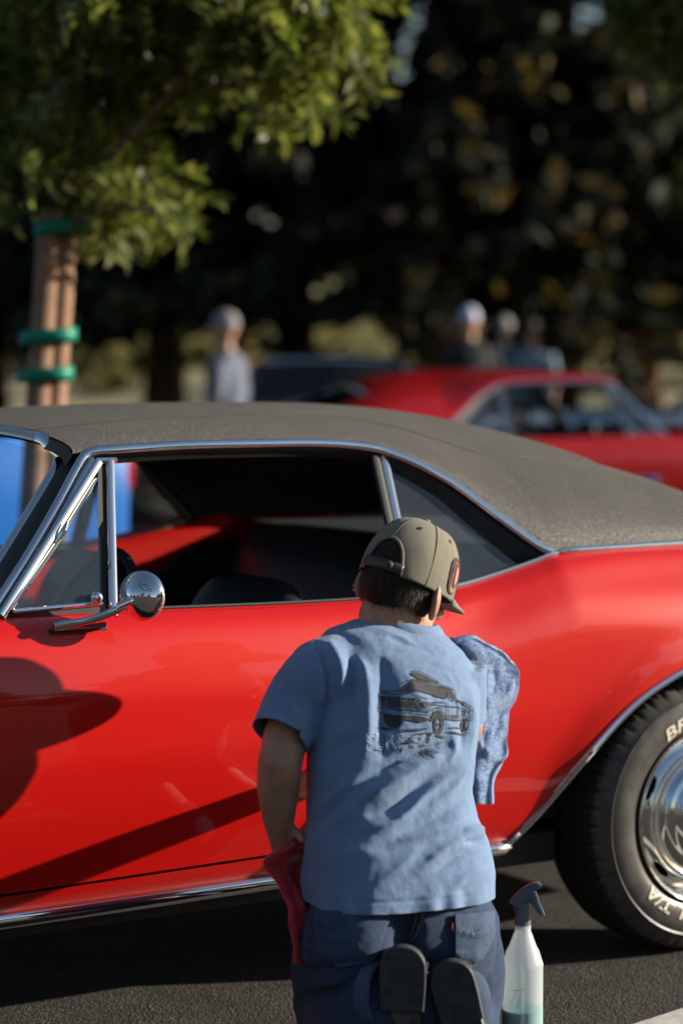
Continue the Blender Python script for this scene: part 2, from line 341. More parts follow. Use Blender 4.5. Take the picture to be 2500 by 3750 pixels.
for side in (0, 1):
    side_part('front_fender', M['red'], -3.70, -1.955, zlow, ztop, 110, 24, side)
    door = side_part('door', M['red'], -1.95, -0.790, DOORB, ztop, 64, 34, side)
    side_part('quarter_panel', M['red'], -0.784, 1.0, zlow, ztop, 150, 30, side)
    side_part('rocker_panel', M['red'], -1.953, -0.787, 0.23, lambda s: DOORB(s) - 0.006, 30, 8, side)
    if side == 0: DOOR = door
    y = (lambda t: t) if side == 0 else (lambda t: CARW - t)
    # chrome rocker moulding
    b = MB(); ss = np.linspace(-2.02, -0.515, 60); zz = 0.288 + 0.010 * (ss + 1.82) / 1.3
    prof = [(0.014, 0.019), (-0.004, 0.017), (-0.011, 0.010), (-0.012, 0.0), (-0.010, -0.010), (-0.003, -0.016), (0.022, -0.018)]
    sc = np.minimum(1, np.minimum((ss - ss[0]) / 0.01 + 0.2, (ss[-1] - ss) / 0.03 + 0.25))
    b.loft([[(s, y(float(T(s, z)) - 0.016 + a * k), z + c * k) for a, c in prof] for s, z, k in zip(ss, zz, sc)], cap=True)
    b.build('rocker_moulding', M['chrome'], car)
    # chrome wheel-arch lip
    for s0 in (0.0, -2.746):
        if s0 == 0.0: sa = np.concatenate([np.linspace(-0.535, -0.1, 46), np.linspace(-0.08, 0.48, 40)])
        else: sa = s0 + np.linspace(-0.395, 0.395, 50)
        za = zlow(sa); b = MB()
        b.tube([(s, y(float(T(s, z)) - 0.002), z + 0.002) for s, z in zip(sa, za)], 0.0085, 8); b.build('wheel_arch_trim', M['chrome'], car)
        # dark inner wheel well
        b = MB(); n = len(sa); b.loft([[(s, y(float(T(s, z)) + 0.012), z - 0.004), (s, y(0.33), z + 0.01)] for s, z in zip(sa, za)], closed=False)
        b.add([(s0 - 0.6, y(0.335), 0.23), (s0 + 0.6, y(0.335), 0.23), (s0 + 0.6, y(0.335), 0.74), (s0 - 0.6, y(0.335), 0.74)], [(0, 1, 2, 3)])
        b.build('wheel_well', M['underbody'], car)
# underbody, floor and end caps
b = MB(); b.box((-1.35, 0.92, 0.275), (2.0, 1.52, 0.07)); b.box((0.55, 0.92, 0.42), (0.9, 1.2, 0.25)); b.box((-3.0, 0.92, 0.42), (1.2, 1.1, 0.25)); b.box((-0.3, 0.92, 0.36), (0.5, 1.2, 0.10))
b.tube([(0, 0.2, 0.33), (0, 1.64, 0.33)], 0.04); b.build('underbody', M['underbody'], car)
def cross_sheet(name, m, s0, s1, crown, ns=24, nt=22, t_in=0.0):
    v = []
    for s in np.linspace(s0, s1, ns):
        a = float(T(s, ztop(s))) + t_in; z0 = float(ztop(s))
        for k in np.linspace(0, 1, nt): v.append((s, a + (CARW - 2 * a) * k, z0 + crown * (1 - (2 * k - 1) ** 4)))
    return mesh(name, v, gridf(ns, nt), m, car)
cross_sheet('hood', M['red'], -3.70, -2.02, 0.05); cross_sheet('trunk_lid', M['red'], 0.70, 1.0, 0.02)
for s0, sg in ((-3.70, -1), (1.0, 1)):
    b = MB()
    zt, tt = float(ztop(s0)), float(T(s0, ztop(s0)))
    rows = [[(s0 + sg * dx, T(s0, z0) + 0.0, z0) if k == 0 else (s0 + sg * dx, CARW - T(s0, z0), z0) for k in (0, 1)] for z0, dx in ((zt, 0.0), (zt - 0.06, 0.04), (0.5, 0.06), (0.36, 0.03))]
    b.loft(rows, closed=False, cap=False); b.build('end_panel', M['red'], car)
for s0 in (-3.80, 1.09):
    b = MB(); b.tube([(s0 + (0.10 if s0 < 0 else -0.10), 0.06, 0.47), (s0, 0.2, 0.47), (s0, 0.92, 0.47), (s0, 1.64, 0.47), (s0 + (0.10 if s0 < 0 else -0.10), 1.78, 0.47)], 0.05, 10); b.build('bumper', M['chrome'], car)
# ---- roof: E(s) is its lower edge (drip rail, quarter window, belt moulding)
ES = [-1.62, -1.50, -1.256, -0.982, -0.88, -0.794, -0.717, -0.624, -0.537, -0.479, -0.411, -0.38, 0.0, 0.5, 0.86]
EZ = [1.205, 1.218, 1.2265, 1.225, 1.220, 1.208, 1.180, 1.130, 1.061, 1.015, 0.968, 0.972, 0.974, 0.954, 0.905]
ET = [0.255, 0.250, 0.247, 0.247, 0.245, 0.240, 0.222, 0.194, 0.156, 0.131, 0.106, 0.106, 0.108, 0.12, 0.16]
CS = [-1.68, -1.50, -1.30, -1.04, -0.80, -0.657, -0.45, -0.329, -0.15, 0.018, 0.15, 0.293, 0.42, 0.6, 0.86]
CZ = [1.248, 1.272, 1.288, 1.296, 1.298, 1.297, 1.287, 1.274, 1.242, 1.194, 1.146, 1.082, 1.022, 0.962, 0.915]
def eedge(s): return smooth_interp(s, ES, ET), np.interp(s, ES, EZ) * 0.5 + smooth_interp(s, ES, EZ) * 0.5
def roofpt(s, k, inset=0.0):
    """k 0..1 from the near edge to the centre line"""
    te, ze = eedge(s); zc = float(smooth_interp(s, CS, CZ)); te = float(te); ze = float(ze)
    n = 2.25 - 0.42 * float(smoothstep(-1.0, -0.4, s)); u = 1 - k
    sx = -0.075 * k ** 2 * smoothstep(-1.2, -1.5, s)            # header bows forward at the middle
    a = te + (0.92 - te) * (1 - u ** 1.0)
    z = ze + (zc - ze) * max(0.0, 1 - u ** n) ** (1 / n)
    return np.array([s + sx, a + inset * (1 - k), z - inset])
rs = np.concatenate([np.linspace(-1.54, -0.84, 34), np.linspace(-0.82, -0.42, 40), [-0.411, -0.40, -0.39, -0.38, -0.36], np.linspace(-0.33, 0.86, 52)])
ks = np.concatenate([1 - np.cos(np.linspace(0, math.pi / 2, 26))]); ks = np.clip(ks, 0, 1)
full = list(ks) + [2 - k for k in ks[-2::-1]]
def rp(s, k, ins=0.0):
    if k <= 1: return roofpt(s, k, ins)
    p = roofpt(s, 2 - k, ins); return np.array([p[0], CARW - p[1], p[2]])
NV = len(full)
RW0, RW1, RWT = -0.02, 0.74, 0.40                              # rear window: from, to, edge in t
def in_rw(s, t): return RW0 < s < RW1 and RWT + 0.08 * (RW1 - s) / 0.76 - 0.08 < min(t, CARW - t)
for nm, m, ins in (('vinyl_roof', M['vinyl'], 0.0), ('headliner', M['headliner'], 0.022)):
    v = [rp(s, k, ins) for s in rs for k in full]; f = []
    for i in range(len(rs) - 1):
        for j in range(NV - 1):
            sm = (rs[i] + rs[i + 1]) / 2; tm = (v[i * NV + j][1] + v[i * NV + j + 1][1]) / 2
            if not in_rw(sm, tm): f.append((i * NV + j, i * NV + j + 1, (i + 1) * NV + j + 1, (i + 1) * NV + j))
    if ins: f = [tuple(reversed(q)) for q in f]
    o = mesh(nm, v, f, m, car)
    if not ins:
        ROOF = o
        for k0 in (0.30, 1.70):                                # welt seams along the roof
            b = MB(); b.tube([rp(s, k0) + np.array([0, 0, 0.0003]) for s in np.linspace(-1.53, 0.0, 60)], 0.0018, 6); b.build('roof_seam', M['seam'], o)
gv = []
for s in np.linspace(RW0, RW1, 14):
    te = RWT + 0.08 * (RW1 - s) / 0.76 - 0.08
    for k in np.linspace(0, 1, 12):
        t = te + (CARW - 2 * te) * k; kk = (t - eedge(s)[0]) / (0.92 - eedge(s)[0]); p = rp(s, kk if kk <= 1 else 2 - (CARW - t - eedge(s)[0]) / (0.92 - eedge(s)[0])); gv.append((s, t, p[2] - 0.02))
mesh('rear_window', gv, gridf(14, 12), M['wglass'], car)
gv = np.array(gv).reshape(14, 12, 3); lp = list(gv[0]) + list(gv[1:, -1]) + list(gv[-1, ::-1][1:]) + list(gv[::-1, 0][1:])
b = MB(); b.tube([p + np.array([0, 0, 0.006]) for p in lp], 0.012, 8); b.build('rear_window_trim', M['chrome'], car)
# ---- chrome drip rail, A-pillar, belt moulding (both sides)
for side in (0, 1):
    Y = (lambda p: np.array([p[0], p[1], p[2]])) if side == 0 else (lambda p: np.array([p[0], CARW - p[1], p[2]]))
    apil = [(-1.885, 0.07, 0.82), (-1.80, 0.100, 0.905), (-1.771, 0.111, 0.936), (-1.693, 0.150, 1.013), (-1.611, 0.194, 1.101), (-1.540, 0.235, 1.182), (-1.513, 0.247, 1.212)]
    drip = [(float(s), float(eedge(s)[0]) - 0.004, float(eedge(s)[1]) + 0.001) for s in np.concatenate([np.linspace(-1.485, -0.85, 14), np.linspace(-0.82, -0.405, 18)])]
    path = spline(apil + drip[0:1], 36)[:-1].tolist() + drip
    b = MB(); b.tube([Y(p) for p in path], 0.009, 10, flat=(0.0100, 0.006, (-0.15, -0.9, 0.40) if side == 0 else (-0.15, 0.9, 0.40))); b.build('drip_rail', M['chrome'], car)
    inner = [(p[0] + 0.018, p[1] - 0.001, p[2] - 0.010) for p in spline(apil, 30)]
    b = MB(); b.tube([Y(p) for p in inner], 0.009, 8, flat=(0.010, 0.006, (-0.3, -0.85 if side == 0 else 0.85, 0.35))); b.build('pillar_moulding', M['chrome'], car)
    ss = np.linspace(-0.398, 0.84, 40)
    b = MB(); b.tube([Y((s, float(eedge(s)[0]) - 0.006, float(eedge(s)[1]) - 0.002)) for s in ss], [0.003 if i == 0 else 0.0085 for i in range(40)], 10); b.build('belt_moulding', M['chrome'], car)
    # black seal inside the drip rail: a band 30 mm deep
    seal = []
    pts = [np.array(p) for p in path[4:]]; top = [Y(p + np.array([0.0, 0.006, -0.007])) for p in pts]
    cen = np.array([-1.1, 0.25, 0.98]); bot = []
    for i, p in enumerate(pts):
        t_ = pts[min(i + 1, len(pts) - 1)] - pts[max(i - 1, 0)]; n_ = np.array([t_[2], 0, -t_[0]]); n_ /= np.linalg.norm(n_) + 1e-9
        if n_[2] > 0.05 and n_[0] < 0 or n_ @ (cen - p) < 0: n_ = -n_
        wdt = 0.030 + 0.024 * float(smoothstep(-0.75, -0.55, p[0])); wdt *= 0.8 if p[0] < -1.5 else 1
        bot.append(Y(p + n_ * wdt + np.array([0, 0.024, 0])))
    b = MB(); b.loft([[a, (a + c) / 2 + Y((0, 0, 0)) * 0, c, c + np.array([0, 0.02 if side == 0 else -0.02, 0])] for a, c in zip(top, bot)], closed=False, cap=False); sl = b.build('window_seal', M['rubber'], car); solid(sl, 0.004, 0)
    # windshield pillar (black painted) behind the chrome
    wtrim = [(-1.519, 0.327, 1.211), (-1.606, 0.295, 1.107), (-1.703, 0.261, 0.994), (-1.83, 0.215, 0.845)]
    wt = spline(wtrim, 20); ap = spline(apil[::-1], 20)
    b = MB(); b.loft([[Y(np.array(a) + [0, 0.004, 0]), Y((np.array(a) + np.array(c)) / 2 + [-0.012, -0.012, 0.0]), Y(np.array(c) + [0, 0.0, 0])] for a, c in zip(ap, wt)], closed=False, cap=False); b.build('windshield_pillar', M['black'], car)
    # tapered cover where the roof corner meets the pillar
    b = MB(); b.loft([[Y(roofpt(-1.54, k) + np.array([0.012 * i - 0.03 * i * (1 - k), 0, -0.004 - 0.022 * i])) for k in np.linspace(0, 0.16, 8)] for i in (0, 0.5, 1)], closed=False, cap=False); b.build('roof_corner', M['vinyl'], car)
    b = MB(); b.tube([Y(p) for p in wt], 0.01, 8, flat=(0.0135, 0.005, (-0.40, -0.80, 0.45) if side == 0 else (-0.40, 0.80, 0.45))); b.build('windshield_trim', M['chrome'], car)
# windshield header trim, glass, dash
hd = []
for k in np.linspace(0.085, 1.915, 40):
    p = rp(-1.54, k); hd.append((p[0] - 0.007, p[1], p[2] - 0.005))
b = MB(); b.tube([(-1.525, 0.325, 1.208)] + hd[2:-2] + [(-1.525, CARW - 0.325, 1.208)], 0.01, 8, flat=(0.014, 0.005, (-0.62, -0.35, 0.70))); b.build('windshield_header_trim', M['chrome'], car)
v = []
for i in range(14):
    a = i / 13
    for k in range(20):
        q = k / 19; bow = 1 - (2 * q - 1) ** 2
        s = (-1.535 - 0.075 * bow) * (1 - a) + (-1.80 - 0.19 * bow) * a; z = (1.205 + 0.05 * bow) * (1 - a) + 0.865 * a; t0 = 0.325 * (1 - a) + 0.215 * a
        v.append((s, t0 + (CARW - 2 * t0) * q, z))
mesh('windshield', v, gridf(14, 20), M['wglass'], car)
b = MB(); b.loft([[(-2.05, 0.10, 0.90), (-2.05, 1.74, 0.90)], [(-1.85, 0.12, 0.885), (-1.85, 1.72, 0.885)], [(-1.70, 0.14, 0.875), (-1.70, 1.70, 0.875)], [(-1.62, 0.14, 0.82), (-1.62, 1.70, 0.82)], [(-1.64, 0.14, 0.62), (-1.64, 1.70, 0.62)]], closed=False, cap=False); b.build('dashboard', M['seat'], car)
b = MB(); ang = np.linspace(0, 2 * math.pi, 37)
b.tube([(-1.36 + 0.075 * math.sin(a), 0.56 + 0.19 * math.cos(a), 0.80 + 0.175 * math.sin(a)) for a in ang], 0.012, 8, cap=False)
b.tube([(-1.37, 0.38, 0.80), (-1.40, 0.56, 0.79), (-1.37, 0.74, 0.80)], 0.012, 6); b.tube([(-1.39, 0.56, 0.80), (-1.66, 0.56, 0.70)], 0.025, 8)
b.build('steering_wheel', M['seat'], car)
# ---- interior
def cushion(name, rings_in, m=M['seat'], n=24, p=3.2):
    """rings_in [(s, t, z, half_s, half_t)] stacked: rounded box section"""
    b = MB(); rr = []
    for (s, t, z, hs, ht) in rings_in:
        r = []
        for j in range(n):
            a = 2 * math.pi * j / n; c, sn = math.cos(a), math.sin(a)
            r.append((s + hs * math.copysign(abs(c) ** (2 / p), c), t + ht * math.copysign(abs(sn) ** (2 / p), sn), z))
        rr.append(r)
    b.loft(rr); o = b.build(name, m, car, sharp=60); sd = o.modifiers.new('s', 'SUBSURF'); sd.levels = 1; sd.render_levels = 1; return o
for t0 in (0.52, 1.32):
    cushion('front_seat_back', [(-1.10, t0, 0.42, 0.05, 0.18), (-1.09, t0, 0.46, 0.075, 0.235), (-1.04, t0, 0.62, 0.075, 0.24), (-0.985, t0, 0.78, 0.066, 0.232), (-0.955, t0, 0.865, 0.055, 0.205), (-0.945, t0, 0.90, 0.035, 0.16), (-0.944, t0, 0.908, 0.01, 0.08)])
    cushion('front_seat_base', [(-1.34, t0, 0.34, 0.24, 0.22), (-1.34, t0, 0.38, 0.26, 0.25), (-1.34, t0, 0.47, 0.26, 0.25), (-1.34, t0, 0.50, 0.22, 0.21)])
    hr = cushion('headrest', [(-1.455 if t0 > 1 else -0.92, t0, 0.86, 0.03, 0.10), (-1.455 if t0 > 1 else -0.92, t0, 0.90, 0.045, 0.12), (-1.455 if t0 > 1 else -0.915, t0, 0.95, 0.045, 0.12), (-1.455 if t0 > 1 else -0.91, t0, 0.98, 0.02, 0.08)]) if t0 > 1 else None
cushion('rear_seat_back', [(-0.48, 0.92, 0.45, 0.07, 0.64), (-0.45, 0.92, 0.55, 0.085, 0.68), (-0.36, 0.92, 0.80, 0.075, 0.69), (-0.31, 0.92, 0.93, 0.055, 0.67), (-0.30, 0.92, 0.955, 0.02, 0.6)], n=32, p=5)
cushion('rear_seat_base', [(-0.66, 0.92, 0.32, 0.2, 0.64), (-0.66, 0.92, 0.36, 0.22, 0.67), (-0.66, 0.92, 0.50, 0.22, 0.67), (-0.66, 0.92, 0.53, 0.18, 0.62)], n=32, p=5)
b = MB(); b.loft([[(-0.30, 0.2, 0.945), (-0.30, 1.64, 0.945)], [(0.72, 0.25, 0.94), (0.72, 1.59, 0.94)]], closed=False, cap=False); b.build('parcel_shelf', M['headliner'], car)
b = MB(); b.box((-1.2, 0.92, 0.33), (1.3, 1.60, 0.03)); b.build('cabin_floor', M['headliner'], car)
for side in (0, 1):
    Y = (lambda q: q) if side == 0 else (lambda q: CARW - q)
    ss = np.linspace(-1.85, -0.34, 40)
    b = MB(); b.loft([[(s, Y(T(s, ztop(s)) + 0.004), ztop(s) + 0.001), (s, Y(0.145), ztop(s) - 0.004), (s, Y(0.165), ztop(s) - 0.03), (s, Y(0.17), 0.70), (s, Y(0.17), 0.34)] for s in ss], closed=False, cap=False)
    b.build('interior_side_panel', M['red'] if side else M['black'], car)
    ss = np.linspace(-1.80, -0.34, 30); zu = 0.80 - 0.05 * (ss + 1.8) + 0.16 * smoothstep(-0.75, -0.4, ss)
    b = MB(); b.loft([[(s, Y(0.168), z), (s, Y(0.185), z - 0.015), (s, Y(0.185), 0.36)] for s, z in zip(ss, zu)], closed=False, cap=False); b.build('door_card', M['seat'], car)
    b = MB(); b.tube([(s, Y(0.186), z - 0.10) for s, z in zip(ss, zu)], 0.006, 6); b.build('trim_strip', M['steel'], car)
    # window sill seals
    ss = np.linspace(-1.505, -0.80, 30); b = MB(); b.tube([(s, Y(float(T(s, ztop(s))) + 0.002), float(ztop(s)) + 0.003) for s in ss], 0.004, 6); b.build('window_sill_seal', M['rubber'], car)
    # vent window
    vt = lambda z: 0.085 + 0.155 * (z - 0.89) / 0.31 - 0.012
    A = (-1.539, vt(0.892), 0.892); Bp = (-1.466, vt(1.199), 1.199); Cp = (-1.782, vt(0.908) + 0.004, 0.905); Dp = (-1.494, vt(1.197), 1.197)
    P = lambda q, d=0: np.array([q[0], Y(q[1] + d), q[2]])
    fr = empty('vent_window', (0, 0, 0)); fr.parent = car
    b = MB(); b.tube([P(A), P(Bp)], 0.009, 8, flat=(0.010, 0.008, (0, -1, 0))); b.build('post', M['chrome'], fr)
    b = MB(); b.tube([P(Dp, -0.003), P(((Dp[0] + Cp[0]) / 2, (Dp[1] + Cp[1]) / 2, (Dp[2] + Cp[2]) / 2), -0.003), P(Cp, -0.003)], 0.009, 8, flat=(0.010, 0.008, (0, -1, 0))); b.tube([P((-1.500, vt(1.199), 1.199)), P((-1.452, vt(1.199), 1.199))], 0.007, 6); b.build('outer_frame', M['chrome'], fr)
    # inner frame of the pane, and its black rubber
    a1 = (-1.556, vt(0.917), 0.917); b1 = (-1.495, vt(1.166), 1.166); c1 = (-1.752, vt(0.915), 0.9145); k1 = (-1.517, vt(1.150), 1.150)
    b = MB(); b.tube([P(x, 0.004) for x in spline([b1, k1, (-1.636, vt(1.03), 1.030), (-1.748, vt(0.925), 0.926), c1, (-1.73, vt(0.914), 0.9135), a1], 60)], 0.005, 8, flat=(0.0055, 0.005, (0, -1, 0))); b.build('inner_frame', M['chrome'], fr)
    b = MB(); b.add([P(A, 0.010), P(Bp, 0.010), P((-1.497, b1[1], 1.196), 0.010), P((-1.562, a1[1], 0.895), 0.010)], [(0, 1, 2, 3)]); b.build('post_seal', M['rubber'], fr)
    b = MB(); b.add([P(Dp, 0.006), P(Cp, 0.006), P(c1, 0.006), P(k1, 0.006), P(b1, 0.006)], [(0, 1, 2, 3), (0, 3, 4)]); b.add([P(Cp, 0.006), P(A, 0.006), P(a1, 0.006), P(c1, 0.006)], [(0, 1, 2, 3)]); b.build('frame_seal', M['rubber'], fr, smooth=False)
    b = MB(); b.add([P(a1, 0.006), P(b1, 0.006), P(k1, 0.006), P(c1, 0.006)], [(0, 1, 2, 3)]); b.build('pane', M['qglass'], fr, smooth=False)
    b = MB(); kb = np.array(P((-1.570, vt(0.93), 0.930), -0.002)); ax = np.array([0, -1.0 if side == 0 else 1.0, 0])
    b.lathe([(0.0, 0.014), (0.006, 0.0135), (0.011, 0.011), (0.0135, 0.006), (0.0135, 0.001), (0.009, -0.002), (0.009, -0.008)], 24, ax, kb); b.build('latch_knob', M['chrome'], fr)
    b = MB(); hq = P((-1.617, vt(1.055), 1.057), -0.006); b.tube([hq + [0.014, 0, 0.022], hq + [0.004, -0.006, 0.006], hq + [0, -0.004, 0], hq + [-0.012, 0, -0.016]], [0.003, 0.006, 0.0065, 0.003], 8); b.build('hinge', M['chrome'], fr)
    # quarter window
    qw = empty('quarter_window', (0, 0, 0)); qw.parent = car
    qt = lambda z: 0.105 + 0.135 * (z - 0.90) / 0.28
    up = [(-0.776, 1.176), (-0.756, 1.168), (-0.717, 1.150), (-0.652, 1.116), (-0.591, 1.074), (-0.503, 0.996), (-0.447, 0.946)]
    lo = [(-0.782, 0.884), (-0.763, 0.887), (-0.71, 0.896), (-0.661, 0.905), (-0.565, 0.923), (-0.50, 0.936), (-0.44, 0.945)]
    b = MB(); b.loft([[P((u[0] * (1 - k) + l[0] * k, qt(u[1] * (1 - k) + l[1] * k) + 0.012, u[1] * (1 - k) + l[1] * k)) for k in np.linspace(0, 1, 8)] for u, l in zip(spline(up, 20), spline(lo, 20))], closed=False, cap=False); b.build('pane', M['qglass'], qw)
    b = MB(); b.tube([P((-0.772, qt(1.19), 1.192)), P((-0.780, qt(1.05), 1.05)), P((-0.786, qt(0.885), 0.885))], 0.009, 8, flat=(0.0105, 0.006, (0, -1, 0))); b.build('lead_frame', M['chrome'], qw)
    b = MB(); b.tube([P((-0.797, qt(1.19), 1.192)), P((-0.804, qt(1.05), 1.05)), P((-0.808, qt(0.885), 0.885))], 0.009, 8, flat=(0.012, 0.008, (0, -1, 0))); b.build('lead_seal', M['rubber'], qw)
    b = MB(); b.tube([P((l[0], T(l[0], ztop(l[0])) + 0.0, ztop(l[0]) + 0.003)) for l in spline(lo + [(-0.395, 0.952)], 24)], 0.0055, 6); b.build('sill_strip', M['steel'], qw)
# dice lock knob
dk = carw(0, 0, 0); b = MB(); c = np.array([-0.925, 0.115, 0.912]); rot = Euler((0.1, 0.15, 0.5)).to_matrix()
b.box(c, (0.018, 0.018, 0.018), rot, 0.002); M['dice'] = mat('dice_red', (0.42, 0.01, 0.02), 0.15, transmission_weight=0.2)
dice = b.build('dice_lock_knob', M['dice'], car, sharp=30)
b = MB(); pip = {0: [(0, 0)], 1: [(-.5, -.5), (.5, .5)], 2: [(-.5, -.5), (0, 0), (.5, .5)], 3: [(-.5, -.5), (.5, .5), (-.5, .5), (.5, -.5)], 4: [(-.5, -.5), (.5, .5), (-.5, .5), (.5, -.5), (0, 0)]}
for ax, sg, k in ((0, 1, 1), (0, -1, 3), (1, -1, 4), (1, 1, 2), (2, 1, 3)):
    for (a, d) in pip[k]:
        l = Vector((0, 0, 0)); l[ax] = sg * 0.0092; l[(ax + 1) % 3] = a * 0.0095; l[(ax + 2) % 3] = d * 0.0095; w = rot @ l; b.ellipsoid(c + np.array(w), (0.0019,) * 3, None, 8, 5)
M['pip'] = mat('dice_pip_white', (0.8, 0.8, 0.78), 0.4); b.build('pip', M['pip'], dice)
b = MB(); b.tube([c + [0, 0, -0.035], c + [0, 0, -0.008]], 0.004, 8); b.build('stem', M['chrome'], dice)
# door handle (behind the man)
b = MB(); b.tube([(-1.00, T(-1.0, .80) - 0.004, 0.80), (-0.99, T(-.99, .80) - 0.03, 0.80), (-0.90, T(-.9, .8) - 0.032, 0.80), (-0.87, T(-.87, .8) - 0.004, 0.80)], 0.009, 8); b.build('door_handle', M['chrome'], DOOR)
# ---- door mirror
mr = empty('door_mirror', (0, 0, 0)); mr.parent = car
mc = np.array([-1.529, -0.022, 0.941]); ax = np.array([-0.88, -0.46, 0.10]); ax /= np.linalg.norm(ax)
b = MB(); b.lathe([(0.0, 0.034), (0.008, 0.033), (0.020, 0.0275), (0.034, 0.018), (0.044, 0.009), (0.0495, 0.001), (0.0515, -0.005), (0.0518, -0.010), (0.0508, -0.013)], 56, ax, mc); b.build('shell', M['chrome'], mr, sharp=60)
M['mirror'] = mat('mirror_glass', (0.9, 0.9, 0.9), 0.0, 1.0)
b = MB(); b.lathe([(0.0, -0.011), (0.0505, -0.0115)], 48, ax, mc); b.build('glass', M['mirror'], mr)
# stamped cross-shaped emblem on the back of the shell
e1 = np.cross(ax, [0, 0, 1.0]); e1 /= np.linalg.norm(e1); e2 = np.cross(e1, ax)
bow = [(-1, -.25), (-.42, -.25), (-.30, -.6), (.42, -.6), (.34, -.25), (1, -.25), (.85, .25), (.30, .25), (.2, .6), (-.5, .6), (-.42, .25), (-1.12, .25)]
b = MB(); lp = []
for (x, yv) in bow + bow[:1]:
    q = mc + e1 * (-0.024 + 0 * x) + e2 * 0.018; dirn = e1 * x * 0.012 + e2 * (yv * 0.009 + x * 0.006) ; q = q + dirn
    rr = np.linalg.norm((q - mc) - ax * ((q - mc) @ ax)); h = np.interp(rr, [0, .008, .020, .034, .044, .0495], [.034, .033, .0275, .018, .009, .001]); lp.append(q - ax * ((q - mc) @ ax) + ax * (h + 0.0004))
b.tube(lp, 0.0006, 5, cap=False); b.build('emblem', M['dark'], mr)
arm = [(-1.688, 0.034, 0.884), (-1.672, 0.026, 0.888), (-1.64, 0.010, 0.893), (-1.605, -0.006, 0.903), (-1.580, -0.020, 0.915), (-1.568, -0.028, 0.924)]
b = MB(); b.tube(arm, 0.01, 12, flat=(0.006, 0.0085, (0, -0.2, 1))); b.build('arm', M['chrome'], mr)
b = MB(); tip = mc + ax * 0.036 + np.array([0, 0, -0.012]); b.tube([np.array(arm[-1]) + [-0.018, -0.008, 0.0], tip + ax * 0.004], 0.0075, 12); b.ellipsoid(tip, (0.009,) * 3, None, 14, 8); b.build('stalk', M['chrome'], mr)
b = MB(); b.loft([[(-1.690, T(-1.69, .876) - 0.001, 0.872), (-1.690, T(-1.69, .876) - 0.001, 0.888), (-1.690, T(-1.69, .876) - 0.016, 0.886), (-1.690, T(-1.69, .876) - 0.014, 0.876)], [(-1.58, T(-1.58, .876) - 0.001, 0.872), (-1.58, T(-1.58, .876) - 0.001, 0.887), (-1.58, T(-1.58, .876) - 0.024, 0.886), (-1.58, T(-1.58, .876) - 0.020, 0.876)]]); b.build('base', M['chrome'], mr)
b = MB(); b.box((-1.633, float(T(-1.633, .874)) + 0.002, 0.873), (0.128, 0.012, 0.010), None, 0.002); b.build('gasket', M['rubber'], mr)

